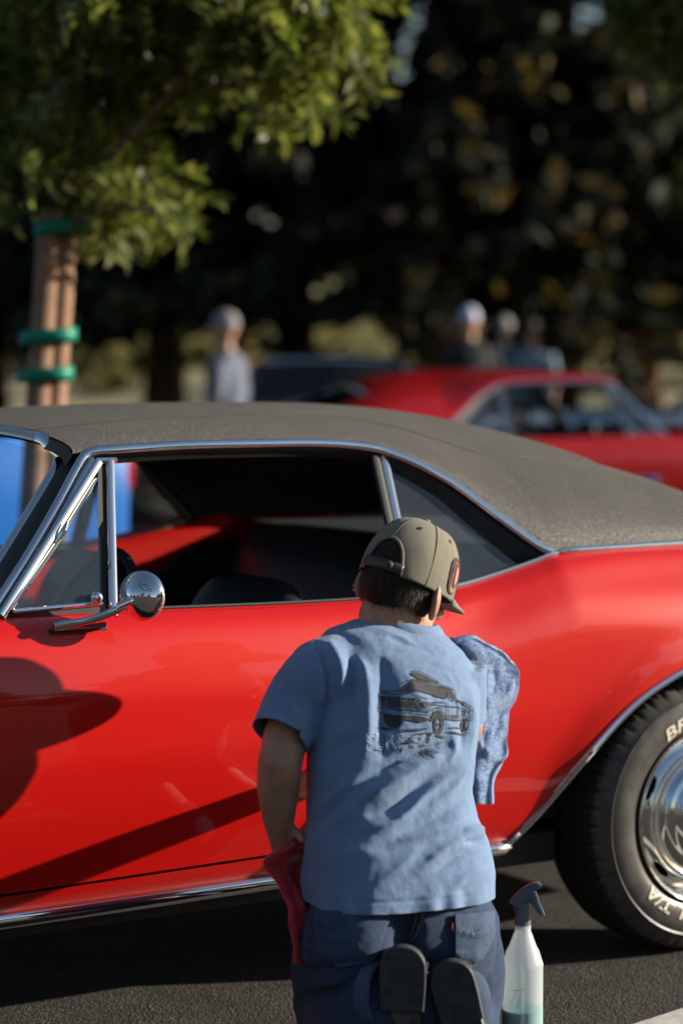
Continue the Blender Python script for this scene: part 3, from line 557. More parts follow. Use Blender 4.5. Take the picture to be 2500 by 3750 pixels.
# ---- wheels
def text_mesh(txt, size=1.0, shear=0.0, bold=0.0):
    cu = bpy.data.curves.new('lettering', 'FONT'); cu.body = txt; cu.size = size; cu.shear = shear; cu.offset = bold; cu.resolution_u = 3
    to = bpy.data.objects.new('lettering', cu); COL.objects.link(to); bpy.context.view_layer.update()
    me = bpy.data.meshes.new_from_object(to.evaluated_get(bpy.context.evaluated_depsgraph_get()))
    V = np.array([v.co[:] for v in me.vertices]); Fc = [tuple(p.vertices) for p in me.polygons]
    bpy.data.objects.remove(to); bpy.data.curves.remove(cu); bpy.data.meshes.remove(me); return V, Fc
def make_wheel(root_t=0.03):
    w = empty('wheel', (0, root_t, 0.332)); w.parent = car
    ax = np.array([0, -1.0, 0])                                # lathe height grows outward
    NS = 288
    prof = [(0.200, -0.022), (0.206, -0.010), (0.215, 0.000), (0.232, 0.006), (0.252, 0.0075), (0.270, 0.005), (0.283, -0.001), (0.2865, 0.0012), (0.289, -0.0015), (0.300, -0.008), (0.312, -0.017), (0.318, -0.022), (0.322, -0.030), (0.325, -0.038), (0.3275, -0.050), (0.329, -0.066), (0.320, -0.068), (0.320, -0.074), (0.3298, -0.076), (0.3305, -0.100), (0.321, -0.102), (0.321, -0.110), (0.3305, -0.112), (0.3305, -0.134), (0.321, -0.136), (0.321, -0.142), (0.3295, -0.144), (0.329, -0.16), (0.326, -0.18), (0.318, -0.20), (0.30, -0.215), (0.27, -0.222), (0.24, -0.22), (0.20, -0.20)]
    b = MB(); b.lathe(prof, NS, ax); V = np.array(b.v).reshape(NS, len(prof), 3)
    for j in range(NS):                                        # shoulder notches cut across the tread
        if j % 6 in (0,):
            for k in list(range(10, 28)):
                V[j, k, [0, 2]] *= 0.978 if k < 16 else 0.985
        elif j % 6 == 3:
            for k in range(12, 16): V[j, k, [0, 2]] *= 0.987
    ty = mesh('tyre', V.reshape(-1, 3), b.f, M['tyre'], w, True, 50)
    ty.data.materials.append(M['tread'])
    for p in ty.data.polygons:
        if 12 <= min(v % len(prof) for v in p.vertices) < 28: p.material_index = 1
    b = MB(); b.lathe([(0.203, -0.020), (0.2075, -0.004), (0.2085, 0.004), (0.2055, 0.0085), (0.200, 0.006), (0.196, -0.004), (0.190, -0.014), (0.182, -0.026), (0.176, -0.045)], 96, ax); b.build('trim_ring', M['chrome'], w, sharp=70)
    # slotted disc
    nr, na = 30, 240; pr = [(0.184 - 0.044 * i / (nr - 1), -0.034 + 0.022 * math.sin(math.pi * 0.5 * i / (nr - 1))) for i in range(nr)]
    b = MB(); b.lathe(pr, na, ax); keep = []
    for f in b.f:
        p = np.mean([b.v[i] for i in f], axis=0); r = math.hypot(p[0], p[2]); a = math.degrees(math.atan2(p[2], p[0])); da = (a - 226 + 36 + 720) % 72 - 36
        if ((r - 0.170) / 0.0085) ** 2 + (math.radians(da) * 0.170 / 0.030) ** 2 > 1: keep.append(f)
    b.f = keep; ds = b.build('disc', M['chrome'], w, sharp=60); solid(ds, 0.004)
    b = MB(); b.lathe([(0.176, -0.075), (0.0, -0.075)], 48, ax); b.build('brake_drum', M['dark'], w)
    b = MB(); b.lathe([(0.159, -0.026), (0.158, -0.014), (0.152, -0.008), (0.145, -0.009), (0.140, -0.014), (0.132, -0.012), (0.124, -0.001), (0.117, 0.006), (0.110, 0.006), (0.104, 0.013), (0.092, 0.024), (0.084, 0.027), (0.078, 0.024), (0.070, 0.026), (0.060, 0.034), (0.040, 0.042), (0.020, 0.046), (0.0, 0.047)], 72, ax); b.build('hub_cap', M['chrome'], w, sharp=70)
    # raised white lettering on the sidewall
    def ring_text(txt, a_mid, r0, hgt, spread, flipped, part):
        V, Fc = text_mesh(txt, 1.0, 0.15, 0.012); x0, x1 = V[:, 0].min(), V[:, 0].max(); y0, y1 = 0.0, 0.70
        def put(x, y, o):
            u = (x - (x0 + x1) / 2) / (x1 - x0) * spread; q = (y - y0) / (y1 - y0)
            r = r0 + hgt * q; a = R(a_mid) - u
            h = np.interp(r, [0.206, 0.215, 0.232, 0.252, 0.270, 0.283], [-0.010, 0.0, 0.006, 0.0075, 0.005, -0.001]) + o
            return (r * math.cos(a), -h, r * math.sin(a))
        # subdivide long triangles by building through bmesh
        bm = bmesh.new(); vs = [bm.verts.new((x, y, 0)) for x, y, _ in V]
        for f in Fc:
            try: bm.faces.new([vs[i] for i in f])
            except ValueError: pass
        bmesh.ops.subdivide_edges(bm, edges=[e for e in bm.edges if e.calc_length() > 0.3], cuts=2, use_grid_fill=True)
        bmesh.ops.triangulate(bm, faces=bm.faces[:]); bm.verts.ensure_lookup_table(); bm.verts.index_update()
        vv = [put(v.co.x, v.co.y, 0.0022) for v in bm.verts]; ff = [tuple(v.index for v in f.verts) for f in bm.faces]; bm.free()
        o = mesh(part, vv, ff, M['white_letter'], w, False); solid(o, 0.0022, -1 if True else 1); return o
    ring_text('BFGoodrich', 85, 0.2225, 0.030, 1.35, False, 'lettering')
    ring_text('RADIAL T/A', 257, 0.2225, 0.030, 1.25, False, 'lettering')
    return w
wheel = make_wheel()
def put_wheel(s, side):
    c = copy_tree(wheel, car); c.location = (s, 0.03 if side == 0 else CARW - 0.03, 0.332); c.rotation_euler = (0, 0, 0 if side == 0 else math.pi); return c
put_wheel(-2.746, 0); put_wheel(0, 1); put_wheel(-2.746, 1)
# ------------------------------------------------------------------ the kneeling man
_at = at
def at(x, y, d):
    """as above; the man's depths were first laid out 5 % too far away, so draw them in (his right hand stays at the car)"""
    turn = (0.42 * (x - 1460) * 4.75 / F_PX + 0.065 * float(smoothstep(1180, 1060, x)) * float(smoothstep(3400, 3200, y))) * min(1.0, max(0.0, (5.22 - d) / 0.15))      # he faces the car, so his back is turned a little to the right
    return _at(x, y, (d * 0.931 if d <= 5.09 else 4.739 + (d - 5.09) / 0.16 * 0.511) + turn)
def remeshed(name, mb, voxel, smooth_it, m, parent, factor=0.5):
    o = mesh(name, mb.v, mb.f, m, None, True)
    r = o.modifiers.new('r', 'REMESH'); r.mode = 'VOXEL'; r.voxel_size = voxel
    sm = o.modifiers.new('s', 'SMOOTH'); sm.iterations = smooth_it; sm.factor = factor
    bpy.context.view_layer.update()
    me = bpy.data.meshes.new_from_object(o.evaluated_get(bpy.context.evaluated_depsgraph_get()))
    old = o.data; o.modifiers.clear(); o.data = me; bpy.data.meshes.remove(old); me.name = name
    if not me.materials: me.materials.append(m)
    me.polygons.foreach_set('use_smooth', [True] * len(me.polygons)); o.parent = parent; return o
def getv(o):
    a = np.empty(len(o.data.vertices) * 3); o.data.vertices.foreach_get('co', a); return a.reshape(-1, 3)
def getn(o):
    a = np.empty(len(o.data.vertices) * 3); o.data.vertices.foreach_get('normal', a); return a.reshape(-1, 3)
def setv(o, v): o.data.vertices.foreach_set('co', np.ascontiguousarray(v).ravel()); o.data.update()
def cut_plane(o, co, no, near=None, rad=None):
    """clip away what lies on the +no side (only within rad of near)"""
    bm = bmesh.new(); bm.from_mesh(o.data)
    if near is None: geom = bm.verts[:] + bm.edges[:] + bm.faces[:]
    else:
        nv = Vector(tuple(near)); fs = [f for f in bm.faces if (f.calc_center_median() - nv).length < rad]
        es = {e for f in fs for e in f.edges}; vs = {v for f in fs for v in f.verts}; geom = list(vs) + list(es) + fs
    bmesh.ops.bisect_plane(bm, geom=geom, plane_co=Vector(tuple(co)), plane_no=Vector(tuple(no)), clear_outer=True)
    bm.to_mesh(o.data); bm.free(); o.data.update()
def ray_tri(o):
    dg = bpy.context.evaluated_depsgraph_get(); bm = bmesh.new(); bm.from_mesh(o.data); bmesh.ops.triangulate(bm, faces=bm.faces[:]); t = BVHTree.FromBMesh(bm); bm.free(); return t
def noise3(P, sc, seed=0.0):
    return np.array([mnoise.noise(Vector((p[0] * sc + seed, p[1] * sc, p[2] * sc))) for p in P])
def ridge_field(V, folds, facing=None):
    px = w2p(V)[:, :2]; h = np.zeros(len(V))
    for pts, amp, wid in folds:
        Q = spline([(x, y) for x, y in pts], 24); best = np.full(len(V), 1e9); par = np.zeros(len(V))
        for i in range(23):
            a, b = Q[i], Q[i + 1]; ab = b - a; t = np.clip(((px - a) @ ab) / (ab @ ab + 1e-9), 0, 1); d = np.hypot(*(px - a - t[:, None] * ab).T)
            c = d < best; best = np.where(c, d, best); par = np.where(c, (i + t) / 23, par)
        env = np.sin(np.clip(par, 0.02, 0.98) * math.pi) ** 0.6
        h += amp * env * (np.exp(-(best / wid) ** 1.35) - 0.35 * np.exp(-(best / (2.3 * wid)) ** 2))
    return h

def cloth_mat(name, col, weave=900, bump=0.35, rough=0.85, slub=0.10, sheen=0.25, ribs=None):
    m, nt, b = _nodes(name); N = nt.nodes; L = nt.links; tc = N.new('ShaderNodeTexCoord')
    b.inputs['Roughness'].default_value = rough; b.inputs['Sheen Weight'].default_value = sheen; b.inputs['Sheen Roughness'].default_value = 0.5; b.inputs['Specular IOR Level'].default_value = 0.15
    n = N.new('ShaderNodeTexNoise'); n.inputs['Scale'].default_value = 12; n.inputs['Detail'].default_value = 8; n.inputs['Roughness'].default_value = 0.65; L.new(tc.outputs['Object'], n.inputs['Vector'])
    mp = N.new('ShaderNodeMapping'); mp.inputs['Scale'].default_value = (60, 60, 700) if not ribs else ribs; L.new(tc.outputs['Object'], mp.inputs['Vector'])
    n3 = N.new('ShaderNodeTexNoise'); n3.inputs['Scale'].default_value = 1; n3.inputs['Detail'].default_value = 4; L.new(mp.outputs[0], n3.inputs['Vector'])
    ad = N.new('ShaderNodeMath'); ad.operation = 'ADD'; L.new(n.outputs['Fac'], ad.inputs[0]); L.new(n3.outputs['Fac'], ad.inputs[1])
    mr = N.new('ShaderNodeMapRange'); mr.inputs[1].default_value = 0.6; mr.inputs[2].default_value = 1.4; L.new(ad.outputs[0], mr.inputs[0])
    cr = N.new('ShaderNodeValToRGB'); cr.color_ramp.elements[0].color = (*[c * (1 - slub) for c in col], 1); cr.color_ramp.elements[1].color = (*[min(1, c * (1 + slub)) for c in col], 1)
    L.new(mr.outputs[0], cr.inputs[0]); L.new(cr.outputs[0], b.inputs['Base Color'])
    n2 = N.new('ShaderNodeTexNoise'); n2.inputs['Scale'].default_value = weave; n2.inputs['Detail'].default_value = 2; L.new(tc.outputs['Object'], n2.inputs['Vector'])
    n4 = N.new('ShaderNodeTexNoise'); n4.inputs['Scale'].default_value = 90; n4.inputs['Detail'].default_value = 5; L.new(tc.outputs['Object'], n4.inputs['Vector'])
    a2 = N.new('ShaderNodeMath'); a2.operation = 'ADD'; L.new(n2.outputs['Fac'], a2.inputs[0]); L.new(n4.outputs['Fac'], a2.inputs[1])
    bp = N.new('ShaderNodeBump'); bp.inputs['Strength'].default_value = bump; bp.inputs['Distance'].default_value = 0.003; L.new(a2.outputs[0], bp.inputs['Height']); L.new(bp.outputs[0], b.inputs['Normal'])
    return m
M['skin'] = mat('skin', (0.44, 0.225, 0.145), 0.5, noise=(34, 0.2), bump=(300, 0.4, 4, 0.0015), subsurface_weight=0.22, subsurface_scale=0.012)
M['skin'].node_tree.nodes['Principled BSDF'].inputs['Subsurface Radius'].default_value = (1.0, 0.30, 0.15)
M['shirt'] = cloth_mat('shirt_blue_cotton', (0.180, 0.275, 0.440), 700, 0.6)
M['denim'] = cloth_mat('denim_blue', (0.040, 0.066, 0.130), 1200, 0.8, 0.8, 0.5, 0.1, (500, 500, 40))
M['denim2'] = cloth_mat('denim_worn', (0.070, 0.105, 0.175), 1200, 0.6, 0.8, 0.35, 0.1, (500, 500, 40))
M['denim_mid'] = cloth_mat('denim_pocket', (0.055, 0.088, 0.160), 1200, 0.8, 0.8, 0.5, 0.1, (500, 500, 40))
M['hair'] = mat('brown_hair', (0.030, 0.018, 0.010), 0.55, noise=(200, 0.4), specular_ior_level=0.25)
M['cap'] = cloth_mat('cap_olive_twill', (0.225, 0.208, 0.158), 1500, 0.5, 0.85, 0.10, 0.15, (600, 600, 600))
M['strap'] = mat('cap_strap_plastic', (0.060, 0.054, 0.038), 0.45)
M['stitch'] = mat('cap_thread', (0.10, 0.085, 0.055), 0.9)
M['leather'] = mat('shoe_leather_brown', (0.028, 0.014, 0.010), 0.4, noise=(30, 0.3), bump=(200, 0.2, 3))
M['sole'] = mat('shoe_sole_rubber', (0.030, 0.032, 0.036), 0.6, noise=(45, 0.6), bump=(160, 0.3, 4, 0.002))
M['insole'] = mat('shoe_sole_grey', (0.075, 0.068, 0.070), 0.6, noise=(40, 0.3))
M['print'] = mat('print_ink_dark', (0.035, 0.034, 0.036), 0.8, noise=(80, 0.25))
M['print_light'] = mat('print_ink_pale', (0.38, 0.46, 0.57), 0.85)
M['thread'] = mat('denim_thread', (0.36, 0.29, 0.18), 0.9)
M['tag_red'] = mat('tag_red', (0.45, 0.02, 0.03), 0.7)

man = empty('person', at(1460, 3900, 5.0) * np.array([1, 1, 0]), 0, 'person in blue t-shirt, jeans and olive cap kneeling at the red coupe', 'person')
MI = man.matrix_world
def under(o, p=None):
    """parent world-space geometry under the man"""
    o.parent = p or man
    if p is None: o.matrix_parent_inverse = Matrix.Translation(man.location).inverted()
    return o
def ring_sup(c, hw, hd, p=2.6, n=48, tilt=0.0, rz=0.0):
    r = []
    for j in range(n):
        a = 2 * math.pi * j / n; ca, sa = math.cos(a), math.sin(a)
        x = hw * math.copysign(abs(ca) ** (2 / p), ca); y = hd * math.copysign(abs(sa) ** (2 / p), sa)
        r.append((c[0] + x * math.cos(rz) - y * math.sin(rz), c[1] + x * math.sin(rz) + y * math.cos(rz), c[2] - tilt * x))
    return r
def limb(mb, pts, n=20):
    """pts [(x, y, d, r)] in photo pixels, depth, radius -> rounded tapering tube"""
    P = [at(x, y, d) for x, y, d, r in pts]; rr = [r for *_, r in pts]
    k = max(12, len(pts) * 8); Q = spline(np.hstack([P, np.array(rr)[:, None]]), k)
    mb.tube([q[:3] for q in Q], [q[3] for q in Q], n)
    mb.ellipsoid(Q[0][:3], (Q[0][3],) * 3, None, 16, 10); mb.ellipsoid(Q[-1][:3], (Q[-1][3],) * 3, None, 16, 10)
# head frame
HC = Vector(at(1487, 2122, 5.07)); HR = (Euler((0, 0, R(-33))).to_matrix() @ Euler((R(-17), 0, 0)).to_matrix() @ Euler((0, R(4), 0)).to_matrix())
HR = Euler((0, R(7), 0)).to_matrix() @ HR
def hp(x, y, z): v = HC + HR @ Vector((x, y, z)); return np.array(v[:])
# ---- body
b = MB()
b.ellipsoid(hp(0, -0.004, 0.012), (0.0765, 0.096, 0.098), HR, 32, 20); b.ellipsoid(hp(0, 0.030, -0.062), (0.060, 0.070, 0.066), HR); b.ellipsoid(hp(0, 0.060, -0.098), (0.030, 0.032, 0.022), HR)
b.ellipsoid(hp(0, 0.098, -0.030), (0.012, 0.018, 0.024), HR); b.ellipsoid(hp(0, 0.107, -0.044), (0.014, 0.012, 0.010), HR); b.ellipsoid(hp(0, 0.084, 0.010), (0.048, 0.014, 0.012), HR)
b.ellipsoid(hp(0, 0.090, -0.072), (0.022, 0.010, 0.006), HR); b.ellipsoid(hp(0, 0.089, -0.080), (0.019, 0.010, 0.006), HR)
for sx in (-1, 1):
    er = HR @ Euler((R(-8), R(-8 * sx), R(28 * sx))).to_matrix()
    b.ellipsoid(hp(0.083 * sx, -0.004, -0.028), (0.0085, 0.021, 0.034), er); b.ellipsoid(hp(0.088 * sx, -0.016, -0.020), (0.0065, 0.012, 0.027), er); b.ellipsoid(hp(0.079 * sx, 0.004, -0.055), (0.0075, 0.010, 0.012), er)
    b.ellipsoid(hp(0.036 * sx, 0.078, -0.036), (0.022, 0.018, 0.018), HR)
nb = at(1478, 2330, 5.088)
b.tube([hp(0, -0.016, -0.02), hp(0, -0.020, -0.075), np.array(nb) + [-0.002, 0, 0.03], nb, at(1470, 2420, 5.085)], [0.060, 0.061, 0.060, 0.058, 0.058], 24)
limb(b, [(1472, 2460, 5.07, 0.085), (1465, 2700, 5.0, 0.10), (1460, 3100, 4.97, 0.10), (1460, 3350, 4.97, 0.10)])
limb(b, [(1250, 2430, 5.04, 0.055), (1450, 2430, 5.08, 0.05), (1630, 2480, 5.06, 0.05)])
# left arm, hand
limb(b, [(1160, 2450, 5.03, 0.056), (1075, 2620, 4.975, 0.047), (1030, 2770, 4.935, 0.0425), (1024, 2810, 4.932, 0.0425), (1019, 2890, 4.945, 0.0405), (1020, 2990, 4.965, 0.032), (1030, 3085, 4.985, 0.0225), (1037, 3110, 4.985, 0.0225)])
b.ellipsoid(at(1000, 2795, 4.905), (0.016, 0.016, 0.02))
b.ellipsoid(at(1050, 3112, 4.985), (0.030, 0.022, 0.028), Euler((0, R(-35), 0)).to_matrix()); b.ellipsoid(at(1068, 3108, 4.985), (0.025, 0.020, 0.032), Euler((0, R(-30), 0)).to_matrix())
def finger(pts, r0=0.0092, r1=0.0072):
    rr = np.linspace(r0, r1, len(pts)); limb(b, [(x, y, d, r) for (x, y, d), r in zip(pts, rr)], 10)
finger([(1050, 3085, 4.975), (1070, 3050, 4.960), (1090, 3052, 4.955), (1106, 3075, 4.955)], 0.0125, 0.0085)       # thumb
finger([(1085, 3090, 4.99), (1108, 3085, 4.995), (1122, 3105, 5.000), (1116, 3128, 5.003)])
finger([(1085, 3108, 4.99), (1108, 3106, 5.000), (1120, 3128, 5.006), (1110, 3148, 5.006)])
finger([(1080, 3124, 4.99), (1100, 3128, 5.002), (1110, 3148, 5.008), (1098, 3165, 5.006)])
finger([(1070, 3136, 4.985), (1086, 3146, 4.998), (1092, 3163, 5.004), (1082, 3176, 5.002)], 0.008, 0.0065)
# right arm reaching forward to the car, hand flat inside the towel
limb(b, [(1640, 2510, 5.05, 0.048), (1632, 2650, 5.055, 0.044), (1638, 2780, 5.075, 0.041), (1652, 2775, 5.10, 0.040), (1680, 2720, 5.15, 0.035), (1698, 2680, 5.205, 0.026)])
b.ellipsoid(at(1700, 2665, 5.215), (0.040, 0.018, 0.046))
for i, dx in enumerate((-62, -22, 20, 58)):
    limb(b, [(1690 + dx * 0.7, 2625, 5.216, 0.0095), (1690 + dx, 2583, 5.218, 0.009), (1690 + dx * 1.1, 2550 + 10 * abs(i - 1.4), 5.218, 0.0075)], 10)
limb(b, [(1680, 2680, 5.213, 0.012), (1645, 2655, 5.213, 0.011), (1632, 2627, 5.215, 0.009)], 10)
# legs inside the jeans
for sx in (-1, 1):
    limb(b, [(1460 + 150 * sx, 3420, 5.0, 0.075), (1460 + 235 * sx, 3625, 5.14, 0.055)]); limb(b, [(1460 + 235 * sx, 3650, 5.14, 0.052), (1460 + 150 * sx, 3700, 4.93, 0.048), (1460 + 85 * sx, 3665, 4.80, 0.036)])
body = under(remeshed('body', b, 0.0042, 6, M['skin'], None))
ev = MB()
for sx in (-1, 1): ev.ellipsoid(hp(0.032 * sx, 0.082, -0.012), (0.012, 0.012, 0.012), HR, 16, 10)
M['eye'] = mat('eye_white', (0.6, 0.55, 0.5), 0.2)
for i, sx in enumerate((-1, 1)):
    e_ = MB(); e_.ellipsoid(hp(0.032 * sx, 0.083, -0.012), (0.012, 0.012, 0.012), HR, 16, 10); under(e_.build('eye', M['eye'], None))
# ---- t-shirt
b = MB(); rings = []
for (y, xl, xr, d, hd, tl, p) in [(2255, 1395, 1560, 5.075, .055, .12, 2.2), (2280, 1345, 1598, 5.07, .070, .17, 2.2), (2308, 1275, 1640, 5.065, .086, .20, 2.2), (2345, 1195, 1690, 5.06, .102, .19, 2.3), (2398, 1150, 1728, 5.05, .114, .15, 2.4),
        (2470, 1128, 1738, 5.04, .122, .10, 2.6), (2560, 1125, 1752, 5.02, .126, .04, 2.6), (2680, 1125, 1754, 5.0, .126, 0, 2.6), (2800, 1122, 1742, 4.985, .124, 0, 2.6), (2900, 1127, 1730, 4.975, .124, 0, 2.6), (3000, 1127, 1748, 4.965, .128, 0, 2.6),
        (3090, 1118, 1785, 4.955, .134, 0, 2.6), (3200, 1112, 1806, 4.95, .142, 0, 2.7), (3300, 1110, 1808, 4.945, .148, 0, 2.7), (3420, 1110, 1808, 4.94, .150, 0, 2.7)]:
    c = at((xl + xr) / 2, y, d); rings.append(ring_sup(c, (xr - xl) / 2 * 0.965 * d * 0.931 / F_PX * 1.05, hd * 0.94, p, 48, tl, R(23)))
b.loft(rings)
def sleeve(pts):
    P = np.array([list(at(x, y, d)) + [r] for x, y, d, r in pts]); Q = spline(P, 16); b.tube([q[:3] for q in Q], [q[3] for q in Q], 28); return Q
sl = sleeve([(1265, 2450, 5.035, .070), (1180, 2482, 5.02, .073), (1095, 2570, 4.985, .067), (1028, 2690, 4.945, .0585), (1014, 2722, 4.938, .058)])
sr = sleeve([(1640, 2460, 5.04, .078), (1658, 2540, 5.045, .066), (1666, 2610, 5.05, .060), (1674, 2668, 5.055, .058)])
shirt = under(remeshed('t_shirt', b, 0.0043, 14, M['shirt'], None))
hemL = at(1022, 2690, 4.948); axL = at(1014, 2722, 4.938) - at(1090, 2560, 4.985); axL /= np.linalg.norm(axL)
cut_plane(shirt, hemL, axL, hemL + np.array([-0.008, 0, 0]), 0.066)
hemR = at(1671, 2645, 5.053); axR = at(1674, 2668, 5.055) - at(1666, 2610, 5.05); axR /= np.linalg.norm(axR)
cut_plane(shirt, hemR, axR, hemR, 0.062)
zhem = at(1400, 3348, 4.80)[2]
cut_plane(shirt, (0, 0, zhem), (0, 0, -1))
ncl = at(1474, 2302, 5.072); NHW, NHD = 0.0695, 0.072
def neck_pt(phi, k=1.0, dz=0.0):
    x, y = NHW * k * math.cos(phi), NHD * k * math.sin(phi); return np.array([ncl[0] + x, ncl[1] + y, ncl[2] - 0.24 * x - 0.26 * y + dz])
bm = bmesh.new(); bm.from_mesh(shirt.data)
bmesh.ops.delete(bm, geom=[f for f in bm.faces if f.calc_center_median().z > ncl[2] - 0.05 and ((f.calc_center_median().x - ncl[0]) / (NHW * 0.99)) ** 2 + ((f.calc_center_median().y - ncl[1]) / (NHD * 0.99)) ** 2 < 1], context='FACES')
bm.to_mesh(shirt.data); bm.free()
V = getv(shirt); Nn = getn(shirt)
FOLDS = [  # ((photo points), height in m, half-width in photo px): ridges positive, valleys negative
    ([(1300, 2938), (1446, 2862), (1551, 2800), (1660, 2752)], .013, 30), ([(1262, 2905), (1400, 2820), (1520, 2762), (1620, 2730)], -.011, 32),
    ([(1334, 3040), (1446, 3008), (1551, 2910), (1640, 2845), (1725, 2800)], .013, 26), ([(1330, 2990), (1450, 2950), (1560, 2862), (1660, 2800)], -.010, 26),
    ([(1446, 3084), (1560, 3052), (1643, 3026), (1720, 2985)], .009, 22), ([(1450, 3052), (1560, 3012), (1650, 2960), (1730, 2890)], -.008, 24),
    ([(1530, 3190), (1600, 3128), (1678, 3082), (1760, 3060)], .010, 24), ([(1600, 3190), (1660, 3140), (1740, 3105), (1800, 3098)], -.008, 18),
    ([(1560, 2955), (1640, 2900), (1700, 2830), (1745, 2770)], .008, 20), ([(1690, 3040), (1750, 3035), (1800, 3045)], .012, 26), ([(1690, 3085), (1750, 3078), (1805, 3072)], -.013, 14),
    ([(1395, 2395), (1402, 2480), (1410, 2600), (1408, 2720), (1395, 2800)], -.016, 46), ([(1345, 2460), (1352, 2560), (1350, 2680), (1330, 2770)], .009, 30),
    ([(1480, 2470), (1530, 2560), (1570, 2640)], .006, 40), ([(1150, 2345), (1185, 2430), (1200, 2530), (1178, 2640)], -.009, 13), ([(1205, 2350), (1240, 2420), (1248, 2500), (1225, 2580)], .010, 24),
    ([(1275, 2390), (1290, 2450), (1275, 2530), (1240, 2610)], -.009, 24), ([(1300, 2400), (1330, 2440), (1340, 2500)], .007, 18), ([(1240, 2700), (1300, 2660), (1340, 2590)], .005, 26),
    ([(1180, 2790), (1240, 2740), (1330, 2700)], -.006, 30), ([(1180, 2960), (1260, 2880), (1330, 2840)], .007, 26), ([(1150, 3080), (1240, 3000), (1320, 2960)], .006, 28), ([(1140, 3020), (1220, 2950), (1290, 2900)], -.006, 24),
    ([(1190, 3160), (1300, 3120), (1400, 3130)], .004, 30), ([(1400, 3220), (1480, 3160), (1530, 3100)], .005, 26), ([(1660, 3240), (1720, 3200), (1790, 3180)], .006, 22), ([(1640, 3270), (1720, 3255), (1800, 3225)], -.005, 18),
    ([(1690, 2560), (1700, 2640), (1690, 2740)], -.007, 16), ([(1725, 2540), (1735, 2640), (1722, 2760)], .006, 16), ([(1650, 2680), (1660, 2740), (1640, 2800)], .006, 16),
    ([(1000, 2560), (1060, 2590), (1110, 2650)], .004, 20), ([(1090, 2450), (1100, 2540), (1130, 2640)], .005, 18), ([(1040, 2480), (1050, 2560), (1040, 2640)], -.004, 18),
    ([(1420, 2330), (1500, 2360), (1590, 2400)], -.004, 18), ([(1400, 2310), (1480, 2340), (1560, 2390)], .004, 14), ([(1120, 3290), (1300, 3305), (1500, 3300), (1800, 3275)], -.0022, 7)]
h = ridge_field(V, FOLDS); face = smoothstep(0.05, 0.45, -(Nn @ FW))
wr = noise3(V @ np.array([[0.8, 0, 0.6], [0, 1, 0], [-0.25, 0, 0.33]]).T, 24.0, 8.0); h = h * face * 1.5 + 0.0045 * noise3(V, 9.0, 3.1) + 0.0034 * (1 - np.abs(wr) * 2.2) * smoothstep(-.2, .5, noise3(V, 7.0, 12.0)) + 0.0010 * noise3(V, 60.0, 8.0)
# scalloped hem
zf = smoothstep(zhem + 0.06, zhem, V[:, 2]); h += zf * 0.0035 * np.sin(V[:, 0] * 95 + 2 * np.sin(V[:, 0] * 31))
V = V + Nn * h[:, None]; setv(shirt, V); solid(shirt, 0.0022)
SHT = ray_tri(shirt)
# collar rib, hem and sleeve-hem bands
def loop_on(c, n, r_out=0.2):
    bm = bmesh.new(); bm.from_mesh(shirt.data); es = [e for e in bm.edges if e.is_boundary and (((e.verts[0].co + e.verts[1].co) / 2) - Vector(tuple(c))).length < r_out]
    adj = {}
    for e in es:
        for v in e.verts: adj.setdefault(v.index, []).append(e.other_vert(v).index)
    co = {v.index: np.array(v.co[:]) for e in es for v in e.verts}; bm.free()
    if not adj: return None
    st = next(iter(adj)); path = [st]; prev = None; cur = st
    for _ in range(len(adj)):
        nx = [q for q in adj[cur] if q != prev and q not in path[-3:]]
        if not nx: break
        prev, cur = cur, nx[0]
        if cur == st: break
        path.append(cur)
    P = np.array([co[i] for i in path]); k = 9
    Q = np.array([np.mean([P[(i + j) % len(P)] for j in range(-k, k + 1)], axis=0) for i in range(0, len(P), 3)]); return np.vstack([Q, Q[:1]])
b = MB(); rings = []
for phi in np.linspace(0, 2 * math.pi, 60, endpoint=False):
    # follow the cloth: the band sits where the shirt surface passes the neck hole
    hz = SHT.ray_cast(Vector(tuple(neck_pt(phi, 1.10, 0.12))), Vector((0, 0, -1)), 0.25)[0]; z0 = hz.z if hz else neck_pt(phi)[2]
    rings.append([phi, z0])
zz = np.array([r[1] for r in rings]); zz = np.array([np.mean([zz[(i + j) % 60] for j in range(-3, 4)]) for i in range(60)])
sec = []
for (phi, _), z0 in zip(rings, zz):
    sec.append([np.array([*neck_pt(phi, k)[:2], z0 + dz]) for k, dz in ((1.16, -0.004), (1.13, 0.002), (1.06, 0.009), (0.99, 0.014), (0.955, 0.013), (0.95, 0.004), (1.0, -0.006))])
b.loft(sec + [sec[0]], cap=False, closed=False); under(b.build('collar', M['shirt'], None, sharp=80))
lpL = loop_on(hemL, axL, 0.085)
if lpL is not None:
    b = MB(); b.tube(lpL - axL * 0.0135, 0.001, 6, cap=False); under(b.build('sleeve_stitching', M['shirt'], None))
